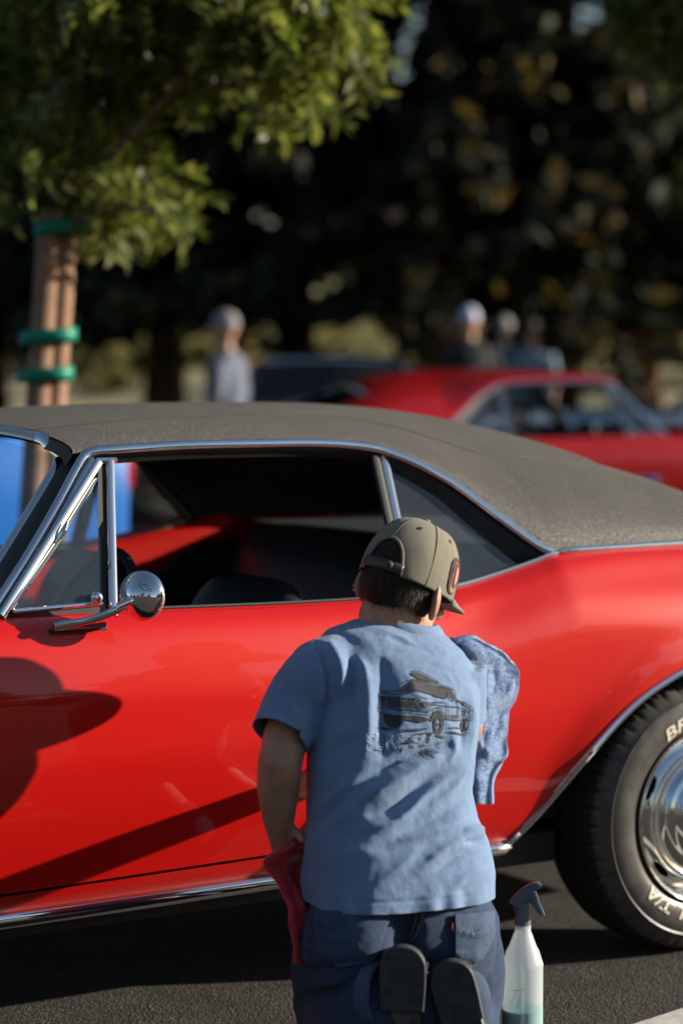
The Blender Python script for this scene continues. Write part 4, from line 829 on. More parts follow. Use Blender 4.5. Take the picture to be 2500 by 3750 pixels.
# ---- print on the back (drawn in the plane of the back, laid onto the cloth)
def lay(poly_list, name, m, off=0.0012, bvh=None, step=6, parent=None, par_o=None):
    """poly_list: filled polygons in photo pixels, laid on the cloth"""
    bvh = bvh or SHT; bm = bmesh.new()
    for poly in poly_list:
        vs = [bm.verts.new((x, y, 0)) for x, y in poly]
        try: bm.faces.new(vs)
        except ValueError: pass
    bmesh.ops.triangulate(bm, faces=bm.faces[:])
    for _ in range(6):
        es = [e for e in bm.edges if e.calc_length() > step]
        if not es: break
        bmesh.ops.subdivide_edges(bm, edges=es, cuts=1); bmesh.ops.triangulate(bm, faces=[f for f in bm.faces if len(f.verts) > 3])
    bm.verts.ensure_lookup_table(); bm.verts.index_update(); out = []; ok = []
    for v in bm.verts:
        d = Vector(tuple(FW + RT * (v.co.x - CXP) / F_PX - UP * (v.co.y - CYP) / F_PX)).normalized(); hit = bvh.ray_cast(Vector(tuple(CAM)), d)
        if hit[0] is None: out.append((0, 0, 0)); ok.append(False)
        else:
            nn = hit[1] if hit[1].dot(d) < 0 else -hit[1]; out.append(tuple((hit[0] + nn * off)[:])); ok.append(True)
    ff = [tuple(v.index for v in f.verts) for f in bm.faces if all(ok[v.index] for v in f.verts)]; bm.free()
    o = mesh(name, out, ff, m, None); under(o, parent); return o
def ribbon(pts, w, n=None):
    """stroke of width w along a polyline, as quads"""
    P = spline(pts, n or max(6, 5 * len(pts))) if len(pts) > 2 else np.array([np.array(pts[0]) * (1 - k) + np.array(pts[1]) * k for k in np.linspace(0, 1, 6)])
    t = np.gradient(P, axis=0); t /= np.linalg.norm(t, axis=1)[:, None] + 1e-9; nn = np.stack([-t[:, 1], t[:, 0]], 1) * w / 2
    return [[tuple(P[i] + nn[i]), tuple(P[i + 1] + nn[i + 1]), tuple(P[i + 1] - nn[i + 1]), tuple(P[i] - nn[i])] for i in range(len(P) - 1)]
Z = lambda L: [(1300 + x / 3.136, 2400 + y / 3.136) for x, y in L]
fill = [[(660, 285), (1040, 385), (1030, 495), (900, 462), (720, 415), (605, 388)],                           # windscreen
        [(1060, 400), (1115, 420), (1140, 485), (1100, 478), (1050, 495)], [(280, 465), (350, 475), (348, 545), (288, 525)], [(770, 538), (832, 552), (830, 607), (784, 590)],
        [(1155, 505), (1250, 540), (1325, 595), (1240, 555), (1165, 535)],
        [(335, 670), (600, 700), (780, 715), (848, 740), (835, 752), (760, 770), (720, 770), (700, 752), (650, 755), (600, 745), (540, 745), (340, 700)],
        [(632, 208), (660, 198), (760, 225), (880, 275), (965, 330), (840, 300), (720, 270), (650, 230)],
        [(232, 830), (330, 825), (470, 858), (350, 858)], [(480, 855), (620, 850), (850, 832), (760, 868), (640, 875)], [(630, 915), (760, 890), (900, 885), (1045, 955), (960, 945), (880, 915), (760, 912)],
        [(1055, 830), (1160, 826), (1210, 850), (1140, 842)], [(1010, 876), (1130, 880), (1300, 928), (1200, 920), (1120, 900)], [(1240, 880), (1335, 900), (1260, 896)],
        [(540, 985), (650, 972), (655, 1010), (545, 1010)], [(815, 950), (840, 950), (838, 1002), (812, 1002)], [(965, 1008), (975, 985), (988, 1010)],
        [(770, 1100), (830, 1090), (850, 1100), (820, 1120), (830, 1150), (860, 1175), (800, 1150), (780, 1130)], [(1060, 742), (1200, 738), (1195, 758), (1070, 752)], [(330, 690), (372, 675), (365, 740), (345, 775)]]
for i in range(7):                                                                                            # grille cells
    for j in range(4):
        q = lambda u, v: tuple((1 - u) * ((1 - v) * np.array((360, 480)) + v * np.array((368, 598))) + u * ((1 - v) * np.array((742, 510)) + v * np.array((745, 618))))
        u0, u1, v0, v1 = i / 7 + .008, (i + 1) / 7 - .008, j / 4 + .025, (j + 1) / 4 - .025; fill.append([q(u0, v0), q(u1, v0), q(u1, v1), q(u0, v1)])
def ell(cx, cy, rx, ry, a0=0, a1=360, n=20, rot=0):
    return [(cx + rx * math.cos(R(a)) * math.cos(R(rot)) - ry * math.sin(R(a)) * math.sin(R(rot)), cy + rx * math.cos(R(a)) * math.sin(R(rot)) + ry * math.sin(R(a)) * math.cos(R(rot))) for a in np.linspace(a0, a1, n)]
def annulus(cx, cy, rx, ry, k, rot=0, n=22):
    o = ell(cx, cy, rx, ry, 0, 360, n, rot); i_ = ell(cx, cy, rx * k, ry * k, 0, 360, n, rot); return [[o[j], o[j + 1], i_[j + 1], i_[j]] for j in range(n - 1)]
fill += [ell(450, 765, 95, 75, 0, 345, 20, 10)] + annulus(952, 790, 55, 125, 0.52, 4) + [ell(945, 795, 14, 22, 0, 345, 10)] + annulus(1268, 800, 34, 78, 0.5, 4) + [ell(1225, 810, 28, 62, 0, 345, 14)]
fill += [[(880, 690), (905, 640), (960, 632), (1005, 660), (1015, 720), (985, 700), (960, 680), (920, 690), (895, 740), (870, 770), (858, 740)]]
lines = [[(305, 412), (420, 415), (560, 400), (600, 396), (710, 414)], [(268, 440), (300, 415)], [(268, 440), (275, 520), (262, 600), (275, 655), (340, 668)], [(330, 425), (400, 445), (490, 450)], [(515, 470), (540, 435), (620, 420), (700, 415)],
         [(350, 475), (540, 490), (740, 515)], [(620, 452), (720, 470), (835, 508)], [(262, 600), (400, 615), (600, 640), (760, 650), (868, 690)], [(275, 655), (450, 690), (700, 705), (860, 735)], [(868, 690), (875, 715), (862, 735)],
         [(365, 605), (540, 625), (750, 622), (760, 560), (745, 510)], [(765, 530), (850, 550), (858, 640), (840, 650), (790, 620)], [(840, 550), (1000, 585), (1180, 600), (1330, 640)], [(890, 538), (1025, 548)], [(600, 390), (655, 280), (1045, 385), (1125, 400), (1150, 500)],
         [(655, 275), (850, 310), (1000, 350), (1100, 380)], [(1045, 385), (1040, 500)], [(1040, 500), (900, 465)], [(1050, 540), (1060, 620), (1045, 735)], [(1165, 535), (1180, 600), (1170, 720)], [(1150, 505), (1250, 555), (1335, 600), (1335, 660)],
         [(870, 650), (905, 615), (960, 605), (1005, 625), (1020, 690)], [(1015, 690), (1100, 695), (1240, 690)], [(1015, 715), (1100, 720), (1240, 712)], [(1010, 735), (1110, 742), (1250, 735)], [(1240, 690), (1260, 655), (1285, 655), (1305, 690)], [(1335, 660), (1310, 740), (1335, 750), (1338, 690)],
         [(1085, 485), (1140, 492), (1140, 520), (1090, 512), (1085, 485)], [(545, 395), (550, 370), (580, 362), (600, 375)], [(865, 560), (905, 560), (905, 575), (870, 575)], [(1235, 630), (1250, 632), (1248, 660), (1236, 658), (1235, 630)], [(660, 175), (720, 190), (880, 262), (950, 318)], [(660, 175), (668, 192), (740, 222)],
         [(290, 545), (345, 560), (345, 575), (295, 562), (290, 545)], [(780, 600), (835, 620), (838, 640), (790, 622), (780, 600)],
         [(720, 1110), (780, 1088), (860, 1086), (950, 1122), (900, 1128)], [(720, 1110), (760, 1140), (830, 1165), (905, 1185), (860, 1150), (855, 1120), (890, 1100)]]
pr = lay([Z(p) for p in fill], 'truck_print', M['print'], 0.0020, parent=shirt); pr['kind'] = 'stuff'
pr['label'] = 'dark print of an off-road truck carrying surfboards'
lw = 3.0
pl_ = lay([q for L_ in lines for q in ribbon(Z(L_), lw)], 'print_outline', M['print'], 0.0023, parent=shirt); pl_['kind'] = 'stuff'
def outline_text(txt):
    cu = bpy.data.curves.new('lettering', 'FONT'); cu.body = txt; cu.size = 1.0; cu.fill_mode = 'NONE'; cu.bevel_depth = 0.024; cu.bevel_resolution = 0; cu.resolution_u = 6; cu.space_character = 1.12
    to = bpy.data.objects.new('lettering', cu); COL.objects.link(to); bpy.context.view_layer.update()
    me = bpy.data.meshes.new_from_object(to.evaluated_get(bpy.context.evaluated_depsgraph_get())); V_ = np.array([v.co[:] for v in me.vertices]); F_ = [tuple(p.vertices) for p in me.polygons]
    bpy.data.objects.remove(to); bpy.data.curves.remove(cu); bpy.data.meshes.remove(me); return V_, F_
def put_text(txt, quad, name, m):
    """quad: zoomed px of (left base, right base, cap height)"""
    V_, F_ = outline_text(txt); x0, x1 = V_[:, 0].min(), V_[:, 0].max(); out = []
    for x, y, z in V_:
        u = (x - x0) / (x1 - x0); q = np.array(quad[0]) * (1 - u) + np.array(quad[1]) * u; q = q + np.array([0, -1]) * (y / 0.72) * (quad[2] * (1 - u) + quad[3] * u)
        px_, py_ = Z([tuple(q)])[0]; d = Vector(tuple(FW + RT * (px_ - CXP) / F_PX - UP * (py_ - CYP) / F_PX)).normalized(); hit = SHT.ray_cast(Vector(tuple(CAM)), d)
        nn = hit[1] if hit[1].dot(d) < 0 else -hit[1]; out.append(tuple((hit[0] + nn * (0.0030 + (0.0006 if z > 0 else -0.0004)))[:]))
    o = mesh(name, out, F_, m, None); under(o, shirt); return o
put_text('SURF,', ((125, 1095), (600, 1060), 205, 150), 'lettering', M['print_light']); put_text('SU', ((655, 1045), (890, 1010), 125, 100), 'lettering', M['print_light']); put_text('SIP', ((530, 1245), (700, 1225), 62, 50), 'lettering', M['print_light'])
# ---- jeans
b = MB()
b.ellipsoid(at(1460, 3350, 4.965), (0.176, 0.135, 0.10)); b.ellipsoid(at(1460, 3400, 4.99), (0.172, 0.12, 0.12))
for sx in (-1, 1):
    X = lambda v: 1460 + v * sx * 0.95
    b.ellipsoid(at(X(172), 3440, 4.935), (0.102, 0.118, 0.112)); limb(b, [(X(185), 3420, 4.99, .105), (X(215), 3560, 5.06, .098), (X(240), 3670, 5.14, .084)], 24)
    limb(b, [(X(240), 3690, 5.15, .080), (X(222), 3745, 5.02, .078), (X(168), 3755, 4.91, .076), (X(95), 3680, 4.815, .060)], 24)
jeans = under(remeshed('jeans', b, 0.0065, 6, M['denim'], None))
V = getv(jeans); Nn = getn(jeans)
JF = [([(1120, 3620), (1220, 3590), (1330, 3560)], .006, 22), ([(1110, 3560), (1230, 3530), (1350, 3520)], -.010, 26), ([(1240, 3680), (1300, 3640), (1380, 3620)], .004, 14), ([(1250, 3740), (1310, 3690), (1380, 3680)], .004, 14),
      ([(1100, 3480), (1180, 3470), (1260, 3500)], .004, 22), ([(1720, 3620), (1770, 3660), (1800, 3740)], .005, 14), ([(1495, 3350), (1490, 3420), (1470, 3500)], -.020, 40), ([(1740, 3700), (1770, 3720), (1790, 3750)], -.004, 12), ([(1130, 3420), (1200, 3440), (1290, 3430)], .005, 14), ([(1105, 3500), (1200, 3545), (1320, 3545)], .006, 14), ([(1640, 3480), (1700, 3500), (1790, 3480)], .005, 14), ([(1660, 3400), (1720, 3420), (1800, 3400)], .004, 12), ([(1180, 3740), (1230, 3690), (1300, 3650)], .006, 12), ([(1210, 3760), (1270, 3720), (1350, 3700)], -.006, 10)]
h = 1.7 * ridge_field(V, JF) * smoothstep(0, 0.4, -(Nn @ FW)) + 0.005 * noise3(V, 11, 1.7) + 0.005 * (0.5 - np.abs(noise3(V, 21, 4.0)))
V = V + Nn * h[:, None]; V[:, 2] = np.maximum(V[:, 2], 0.002); setv(jeans, V)
JT = ray_tri(jeans)
PX = lambda L: [(1150 + x / 2.24, 3350 + y / 2.24) for x, y in L]
pk1 = PX([(25, -25), (610, 10), (475, 392), (215, 450), (60, 360), (12, 285)]); pk2 = PX([(1135, 0), (1450, -25), (1450, 150), (1420, 250), (1345, 368), (1148, 360)])
for pk, mm in ((pk1, M['denim_mid']), (pk2, M['denim2'])):
    o = lay([pk], 'back_pocket', mm, 0.004, JT); solid(o, 0.004, -1)
    lay([q for i in range(len(pk)) for q in ribbon([(pk[i][0] + (np.mean([p[0] for p in pk]) - pk[i][0]) * .04, pk[i][1] + (np.mean([p[1] for p in pk]) - pk[i][1]) * .04), (pk[(i + 1) % len(pk)][0] + (np.mean([p[0] for p in pk]) - pk[(i + 1) % len(pk)][0]) * .04, pk[(i + 1) % len(pk)][1] + (np.mean([p[1] for p in pk]) - pk[(i + 1) % len(pk)][1]) * .04)], 4.0)], 'stitching', M['thread'], 0.0052, JT, 12, o)['kind'] = 'stuff'
M['thread_dark'] = mat('denim_thread_dark', (0.16, 0.13, 0.09), 0.9)
for L_ in ([(40, 90), (110, 130), (235, 270)], [(235, 275), (330, 235), (490, 222)], [(1200, 180), (1290, 150), (1370, 148), (1385, 165), (1370, 180)], [(885, 0), (880, 60), (850, 150), (810, 210)], [(840, 0), (835, 80), (800, 180)]):
    lay(ribbon(PX(L_), 4.0, 14), 'stitching', M['thread'] if L_[0][0] > 1000 else M['thread_dark'], 0.0056, JT, 10)
lay([PX([(1118, 62), (1132, 62), (1134, 125), (1116, 122)])], 'pocket_tag', M['tag_red'], 0.006, JT, 8)
# frayed cuffs
for (x, y, d, r, a) in ((1385, 3640, 4.80, .056, 0), (1705, 3665, 4.81, .054, 1)):
    c = at(x, y, d); sg = 1 if a == 0 else -1; axc = np.array([0.86 * sg, -0.5, 0.1]); b = MB(); b.lathe([(r * 1.0, -0.02), (r * 1.06, -0.012), (r * 1.07, 0.0), (r * 1.06, 0.010), (r * 0.98, 0.012)], 40, axc, c)
    under(b.build('cuff', M['denim2'], None))
b = MB()
for k in range(26):
    p = at(random.choice([1540, 1556, 1700, 1712, 1722]) + random.uniform(-6, 6), random.uniform(3535, 3560), 4.73); q = p + np.array([random.uniform(-.01, .014), random.uniform(-.012, 0), random.uniform(-.004, .02)]); b.tube([p, (p + q) / 2 + rng.normal(0, .003, 3), q], 0.0005, 4)
M['fray'] = mat('denim_fray', (0.5, 0.5, 0.48), 0.9); o = under(b.build('fraying', M['fray'], None)); o['kind'] = 'stuff'
# ---- shoes: sole towards the camera, heel up, toes on the ground
def shoe(hx, hy, d, lean):
    top = at(hx, hy, d); vdir = np.array([math.sin(R(lean)), -0.06, -0.99]); vdir /= np.linalg.norm(vdir)
    ud = np.cross(vdir, [0, -1.0, 0]); ud /= np.linalg.norm(ud); wd = np.cross(ud, vdir); wd = wd if wd[1] < 0 else -wd
    L3 = lambda u, v, w: top + ud * u + vdir * v + wd * w
    sh = under(MB_upper(L3).build('shoe', M['leather'], None, sharp=60))
    out = [(0.0412 * math.sin(a), 0.040 - 0.040 * math.cos(a)) for a in np.linspace(-math.pi / 2, math.pi / 2, 17)]
    out = out + [(0.0415, 0.07), (0.039, 0.118)] + [(-0.039, 0.118), (-0.0415, 0.07)]
    b = MB(); b.loft([[L3(u * k, 0.06 + (v - 0.06) * k, w) for u, v in out] for w, k in ((-0.004, 1.0), (0.004, 1.03), (0.018, 1.02), (0.0235, 1.0), (0.0255, 0.965))]); hb = b.build('heel', M['sole'], None, sharp=35); under(hb, sh)
    for vv, u0, u1 in ((0.074, -0.002, 0.028), (0.096, -0.010, 0.026)):
        b = MB(); b.tube([L3(u0, vv, 0.0256), L3(u1, vv + 0.002, 0.0256)], 0.0011, 5); under(b.build('groove', M['insole'], None), sh)
    so = [(v if v < 0.118 else 0.118 + (v - 0.118) * 1.3, w_) for v, w_ in ((0.08, 0.036), (0.115, 0.033), (0.14, 0.034), (0.175, 0.042), (0.215, 0.048), (0.245, 0.044), (0.265, 0.03))]
    b = MB(); b.loft([[L3(-w_, v, 0.001), L3(-w_, v, -0.008), L3(w_, v, -0.008), L3(w_, v, 0.001), L3(w_ * 0.5, v, 0.003), L3(-w_ * 0.5, v, 0.003)] for v, w_ in so]); under(b.build('sole', M['sole'], None, sharp=35), sh)
    b = MB(); b.loft([[L3(-w_, v, 0.0035), L3(-w_, v, 0.006), L3(w_, v, 0.006), L3(w_, v, 0.0035)] for v, w_ in ((0.119, 0.022), (0.130, 0.018), (0.145, 0.010), (0.165, 0.010), (0.185, 0.017))]); under(b.build('shank', M['insole'], None, sharp=35), sh)
    return sh
def MB_upper(L3):
    b = MB(); rr = []
    for v, hw, dep in ((0.010, 0.020, 0.03), (0.016, 0.032, 0.055), (0.036, 0.040, 0.075), (0.07, 0.042, 0.078), (0.11, 0.039, 0.075), (0.15, 0.042, 0.066), (0.20, 0.048, 0.055), (0.245, 0.043, 0.045), (0.268, 0.025, 0.03)):
        v = v if v < 0.118 else 0.118 + (v - 0.118) * 1.3
        rr.append([L3(hw * math.cos(a) * (1.0 if math.sin(a) > 0 else 1.04), v, -0.002 - dep * (0.5 - 0.5 * math.sin(a))) for a in np.linspace(0, 2 * math.pi, 24, endpoint=False)])
    b.loft(rr); return b
shoe(1476, 3458, 4.735, -1.5); shoe(1634, 3512, 4.745, 15)
# ---- hair
b = MB(); nu, nv = 72, 30; hv = []; hf = []
def hair_ok(x, y, z): return z < 0.075 and z > -0.098 and y < 0.052 - 0.35 * max(0, -0.02 - z) - (0.030 if z < -0.03 else 0)
def hairpt(th, ph, k=1.0):
    x, y, z = math.sin(th) * math.cos(ph), math.sin(th) * math.sin(ph), math.cos(th)
    zz = 0.012 + 0.103 * z * k; taper = 1.0 if zz > -0.03 else 1 - 0.5 * ((-0.03 - zz) / 0.09) ** 2
    q = max(0.62, math.sqrt(max(0.0, 1 - (min(0, z) * 0.80) ** 2)) / (math.sqrt(max(1e-6, 1 - z * z)) + 1e-6)) if z < 0 else 1.0
    return (0.0800 * x * k * q * taper, -0.004 + 0.0995 * y * k * q * taper, zz)
for i in range(nu):
    for j in range(nv + 1): hv.append(hairpt(math.pi * (0.05 + 0.93 * j / nv), 2 * math.pi * i / nu))
keep = [f for f in gridf(nu, nv + 1, True) if hair_ok(*np.mean([hv[k] for k in f], axis=0))]
b.add([hp(*p) for p in hv], keep)
for k in range(9000):
    th = math.acos(random.uniform(-0.99, 0.75)); ph = random.uniform(0, 2 * math.pi); p = hairpt(th, ph, 1.0)
    if not hair_ok(p[0], p[1], p[2] + random.uniform(-0.010, 0.010)): continue
    ln = random.uniform(0.010, 0.020) * (0.55 if p[2] < -0.06 else 1); out = np.array([p[0] / 0.08, (p[1] + 0.004) / 0.0995, 0]) ; out /= np.linalg.norm(out) + 1e-6
    side = np.cross(out, [0, 0, 1.0]) * 0.0005; a = np.array(p) ; tip = a + np.array([0, 0, -ln]) + out * random.uniform(0.001, 0.005) + side * random.uniform(-8, 8) + np.array([0, 0.003, 0]) * random.uniform(-1, 1)
    b.add([hp(*(a - side)), hp(*(a + side)), hp(*tip)], [(0, 1, 2)])
o = under(b.build('hair', M['hair'], None))
# ---- cap
CR = (0.0895, 0.1085, 0.132)
def cap_pt(az, el, off=0.0):
    """az from the back (0), growing to the right ear; el 0 rim .. 90 top"""
    x = math.sin(az) * math.cos(el); y = -math.cos(az) * math.cos(el); z = math.sin(el)
    fr = max(0.0, y); puff = 1 + 0.05 * math.sin(el * 2) ** 1 * (1 if y > 0 else 0.6); sq = math.cos(el) ** -0.28 if el < 1.5 else 1.0; sq = min(sq, 1.35)
    return np.array([(CR[0] + off) * x * puff * sq, 0.002 + (CR[1] + off) * y * puff * sq + 0.006 * fr, -0.012 + 0.012 * fr * 0 + (CR[2] + off) * z * (1 + 0.06 * fr)])
def opening(az, el):
    q = cap_pt(az, el); return q[1] < 0 and ((q[0] / 0.041) ** 2 + ((q[2] + 0.008) / 0.066) ** 2) < 1
nu, nv = 220, 44; cv = [hp(*cap_pt(2 * math.pi * i / nu, math.pi / 2 * j / nv)) for i in range(nu) for j in range(nv + 1)]
cf = [f for k, f in enumerate(gridf(nu, nv + 1, True)) if not opening(2 * math.pi * ((k // nv) + .5) / nu, math.pi / 2 * ((k % nv) + .5) / nv)]
cap = under(mesh('cap', cv, cf, M['cap'], None)); solid(cap, 0.002)
VC = getv(cap); setv(cap, VC + getn(cap) * (0.0022 * noise3(VC, 22, 5))[:, None])
def on_cap(x, z, off=0.001, back=True):
    """point of the crown at local x, z on the back half"""
    el = math.asin(max(-1, min(1, (z + 0.012) / CR[2]))); az = 0.0
    for _ in range(12):
        p = cap_pt(az, el, off); az += (x - p[0]) / 0.09 * 0.8
    return cap_pt(az, el, off)
b = MB(); b.tube([hp(*on_cap(0.041 * math.cos(a), -0.008 + 0.066 * math.sin(a), 0.0)) for a in np.linspace(0, math.pi, 40)], 0.0032, 8); under(b.build('opening_binding', M['cap'], None), cap)
for k in range(6):
    az = math.pi / 3 * k; e0 = 0.60 if k == 0 else 0.0
    b = MB(); b.tube([hp(*cap_pt(az, e, 0.0006)) for e in np.linspace(e0, 1.52, 24)], 0.0011, 6); under(b.build('panel_seam', M['stitch'], None), cap)
    b = MB(); c = cap_pt(az + math.pi / 6, 0.93, 0.0008); e1 = cap_pt(az + math.pi / 6 + .05, 0.93, .0008) - c; e1 /= np.linalg.norm(e1); e2 = cap_pt(az + math.pi / 6, 0.98, .0008) - c; e2 /= np.linalg.norm(e2)
    b.tube([hp(*(c + e1 * .0032 * math.cos(a) + e2 * .0032 * math.sin(a))) for a in np.linspace(0, 2 * math.pi, 14)], 0.0011, 6, cap=False); under(b.build('eyelet', M['stitch'], None), cap)
    b = MB(); b.add([hp(*(c + e1 * .002 * math.cos(a) + e2 * .002 * math.sin(a))) for a in np.linspace(0, 2 * math.pi, 10, endpoint=False)], [tuple(range(10))]); under(b.build('eyelet_hole', M['dark'], None), cap)
b = MB(); q0 = cap_pt(0, 1.5, 0); b.lathe([(0.0, 0.006), (0.005, 0.0055), (0.0075, 0.003), (0.008, 0.0)], 16, np.array((HR @ Vector((0, 0, 1)))[:]), hp(0, 0.002, -0.012 + CR[2] * 1.0)); under(b.build('button', M['cap'], None), cap)
# strap with snaps across the opening
b = MB(); b.loft([[hp(*on_cap(x, -0.008, 0.002)), hp(*on_cap(x, 0.011, 0.002))] for x in np.linspace(-0.044, 0.044, 24)], closed=False, cap=False); st = under(b.build('strap', M['strap'], None), cap); solid(st, 0.002)
b = MB(); b.loft([[hp(*on_cap(x, -0.008 + 0.0095 * (1 - math.sqrt(max(0, 1 - max(0, (x - 0.018) / 0.0095) ** 2))), 0.0045)), hp(*on_cap(x, 0.011 - 0.0095 * (1 - math.sqrt(max(0, 1 - max(0, (x - 0.018) / 0.0095) ** 2))), 0.0045))] for x in np.linspace(-0.043, 0.0274, 30)], closed=False, cap=False); o = under(b.build('strap_end', M['strap'], None), cap); solid(o, 0.0018)
for x in np.linspace(-0.036, 0.020, 7):
    b = MB(); c = on_cap(x, 0.0015, 0.0055); b.ellipsoid(hp(*c), (0.0026, 0.0018, 0.0026), HR, 12, 8); under(b.build('snap', M['dark'] if x in (-0.036, 0.020) else M['strap'], None), cap)
# visor
vv = []
for i in range(25):
    a = math.pi + R(62) * (i - 12) / 12
    p0 = cap_pt(a, 0.0, -0.002); ext = 0.084 * math.cos((i - 12) / 12 * math.pi / 2) ** 0.55
    for k in range(7):
        e = k / 6; q = np.array([p0[0] * (1 + 0.10 * e), p0[1] + ext * e, p0[2] + 0.010 - 0.006 * e - 1.6 * (abs(p0[0]) * (1 + 0.1 * e)) ** 2 * e]); vv.append(hp(*q))
vs_ = under(mesh('visor', vv, gridf(25, 7), M['cap'], None), cap); solid(vs_, 0.005, 0)
# embroidered patch beside the front panel
M['patch1'] = mat('patch_maroon', (0.085, 0.035, 0.055), 0.9, noise=(500, 0.6)); M['patch2'] = mat('patch_gold', (0.26, 0.18, 0.07), 0.8, noise=(400, 0.3)); M['patch3'] = mat('patch_red', (0.35, 0.05, 0.05), 0.9); M['patch4'] = mat('patch_white', (0.40, 0.35, 0.30), 0.9)
def patch(az0, el0, wa, he, off, m, nm, par, pts=None):
    P_ = pts or [(math.copysign(abs(math.cos(a)) ** 0.7, math.cos(a)), math.copysign(abs(math.sin(a)) ** 0.7, math.sin(a))) for a in np.linspace(0, 2 * math.pi, 28, endpoint=False)]
    v_ = [hp(*cap_pt(az0, el0, off))] + [hp(*cap_pt(az0 + wa * x, el0 + he * y, off)) for x, y in P_]; n_ = len(P_)
    return under(mesh(nm, v_, [(0, 1 + i, 1 + (i + 1) % n_) for i in range(n_)], m, None), par)
AZP = R(101)
pt = patch(AZP, 0.36, 0.20, 0.29, 0.0022, M['patch1'], 'patch', cap); patch(AZP, 0.33, 0.145, 0.235, 0.0030, M['patch2'], 'patch_border', cap); patch(AZP, 0.36, 0.115, 0.19, 0.0036, M['patch1'], 'patch_field', cap)
patch(AZP, 0.36, 0.075, 0.15, 0.0042, M['patch3'], 'patch_emblem', cap); patch(AZP, 0.35, 0.035, 0.12, 0.0048, M['patch4'], 'patch_emblem', cap)

# ------------------------------------------------------------------ towels
def towel_mat(name, col):
    m = cloth_mat(name, col, 500, 0.8, 0.95, 0.07, 0.6); return m
M['towel_blue'] = towel_mat('towel_blue_terry', (0.24, 0.36, 0.58)); M['towel_red'] = towel_mat('towel_red_terry', (0.72, 0.014, 0.020))
def towel(name, rows, m, label, fuzz, fold_amp, th=0.008, seed=1, nu=70, nv=120, folds=None):
    """rows: [(y, x_left, x_right, d_left, d_right)] from top to bottom, in photo pixels and metres"""
    Rw = np.array(rows, float); U = np.linspace(0, 1, nu); out = np.zeros((nv, nu, 3))
    Q = spline(Rw, nv)
    for j in range(nv):
        y, xl, xr, dl, dr = Q[j]
        for i in range(nu):
            u = U[i]; d = dl + (dr - dl) * u + fold_amp * math.sin(u * 9.5 + 0.9 * math.sin(j / nv * 5 + seed)) * (0.4 + 0.6 * j / nv); out[j, i] = at(xl + (xr - xl) * u, y, d)
    P = out.reshape(-1, 3); nz = np.array([0, -1.0, 0.15]); P = P + nz * (0.007 * noise3(P, 14, seed) + 0.004 * noise3(P, 45, seed + 4) + 0.0012 * noise3(P, 160, seed + 9))[:, None]
    P = P + np.stack([0.004 * noise3(P, 30, seed + 20) + 0.012 * noise3(P, 11, seed + 50), np.zeros(len(P)), 0.004 * noise3(P, 30, seed + 30) + 0.008 * noise3(P, 11, seed + 60)], 1)
    if folds: P = P + nz * ridge_field(P, folds)[:, None]
    o = mesh(name, P, gridf(nv, nu), m, None); tag(o, label, 'towel'); md = solid(o, th, 0)
    me = o.data; me.update(); nf = len(me.polygons); ce = np.empty(nf * 3); no = np.empty(nf * 3); me.polygons.foreach_get('center', ce); me.polygons.foreach_get('normal', no); ce = ce.reshape(-1, 3); no = no.reshape(-1, 3)
    ix = rng.integers(0, nf, fuzz); c = ce[ix]; n = no[ix].copy(); n[n[:, 1] > 0] *= -1; bk = rng.random(fuzz) < 0.3; n[bk] *= -1
    # extra fibres along the edges
    c = c + n * th * 0.47 + rng.normal(0, 0.0012, (fuzz, 3)); t1 = np.cross(n, rng.normal(0, 1, (fuzz, 3))); t1 /= np.linalg.norm(t1, axis=1)[:, None] + 1e-9
    ln = rng.uniform(0.0012, 0.0036, (fuzz, 1)); tip = c + n * ln + t1 * ln * rng.uniform(0, 1.1, (fuzz, 1)); w = np.cross(n, t1) * 0.00035
    Vf = np.stack([c - w, c + w, tip + w * .5, tip - w * .5], 1).reshape(-1, 3); fz = fast_mesh('terry_loops', Vf, np.arange(len(Vf)).reshape(-1, 4), m, o); fz['kind'] = 'stuff'; return o
towel('blue_towel', [(2335, 1640, 1700, 5.226, 5.236), (2345, 1632, 1760, 5.222, 5.242), (2385, 1640, 1835, 5.220, 5.250), (2440, 1650, 1893, 5.222, 5.260), (2500, 1655, 1888, 5.224, 5.261), (2600, 1665, 1872, 5.226, 5.260), (2700, 1680, 1852, 5.228, 5.258), (2780, 1690, 1848, 5.228, 5.257), (2850, 1690, 1822, 5.228, 5.254), (2945, 1700, 1802, 5.228, 5.250)],
      M['towel_blue'], 'fluffy light blue towel pressed to the car beyond the man\'s right shoulder', 42000, 0.006, seed=2, folds=[([(1690, 2345), (1790, 2390), (1880, 2450)], .022, 26), ([(1880, 2480), (1850, 2550), (1775, 2590)], .024, 24), ([(1700, 2420), (1740, 2520), (1735, 2620)], -.022, 30), ([(1850, 2600), (1830, 2680), (1800, 2740)], .018, 22), ([(1790, 2640), (1770, 2720), (1775, 2800)], -.022, 22), ([(1740, 2700), (1790, 2760), (1850, 2790)], .020, 22), ([(1740, 2820), (1770, 2880), (1760, 2940)], .014, 22), ([(1800, 2440), (1810, 2500), (1790, 2560)], -.018, 22)])
towel('red_towel', [(3075, 1085, 1135, 4.97, 5.0), (3100, 1050, 1140, 4.945, 5.0), (3135, 985, 1135, 4.945, 5.0), (3165, 965, 1132, 4.95, 5.0), (3200, 985, 1130, 4.95, 5.0), (3260, 1030, 1130, 4.95, 5.0), (3320, 1055, 1130, 4.955, 5.0), (3420, 1072, 1128, 4.96, 5.0), (3525, 1082, 1115, 4.965, 4.995)],
      M['towel_red'], 'red terry towel hanging from the kneeling man\'s left hand', 16000, 0.008, seed=6, nu=40, nv=90)

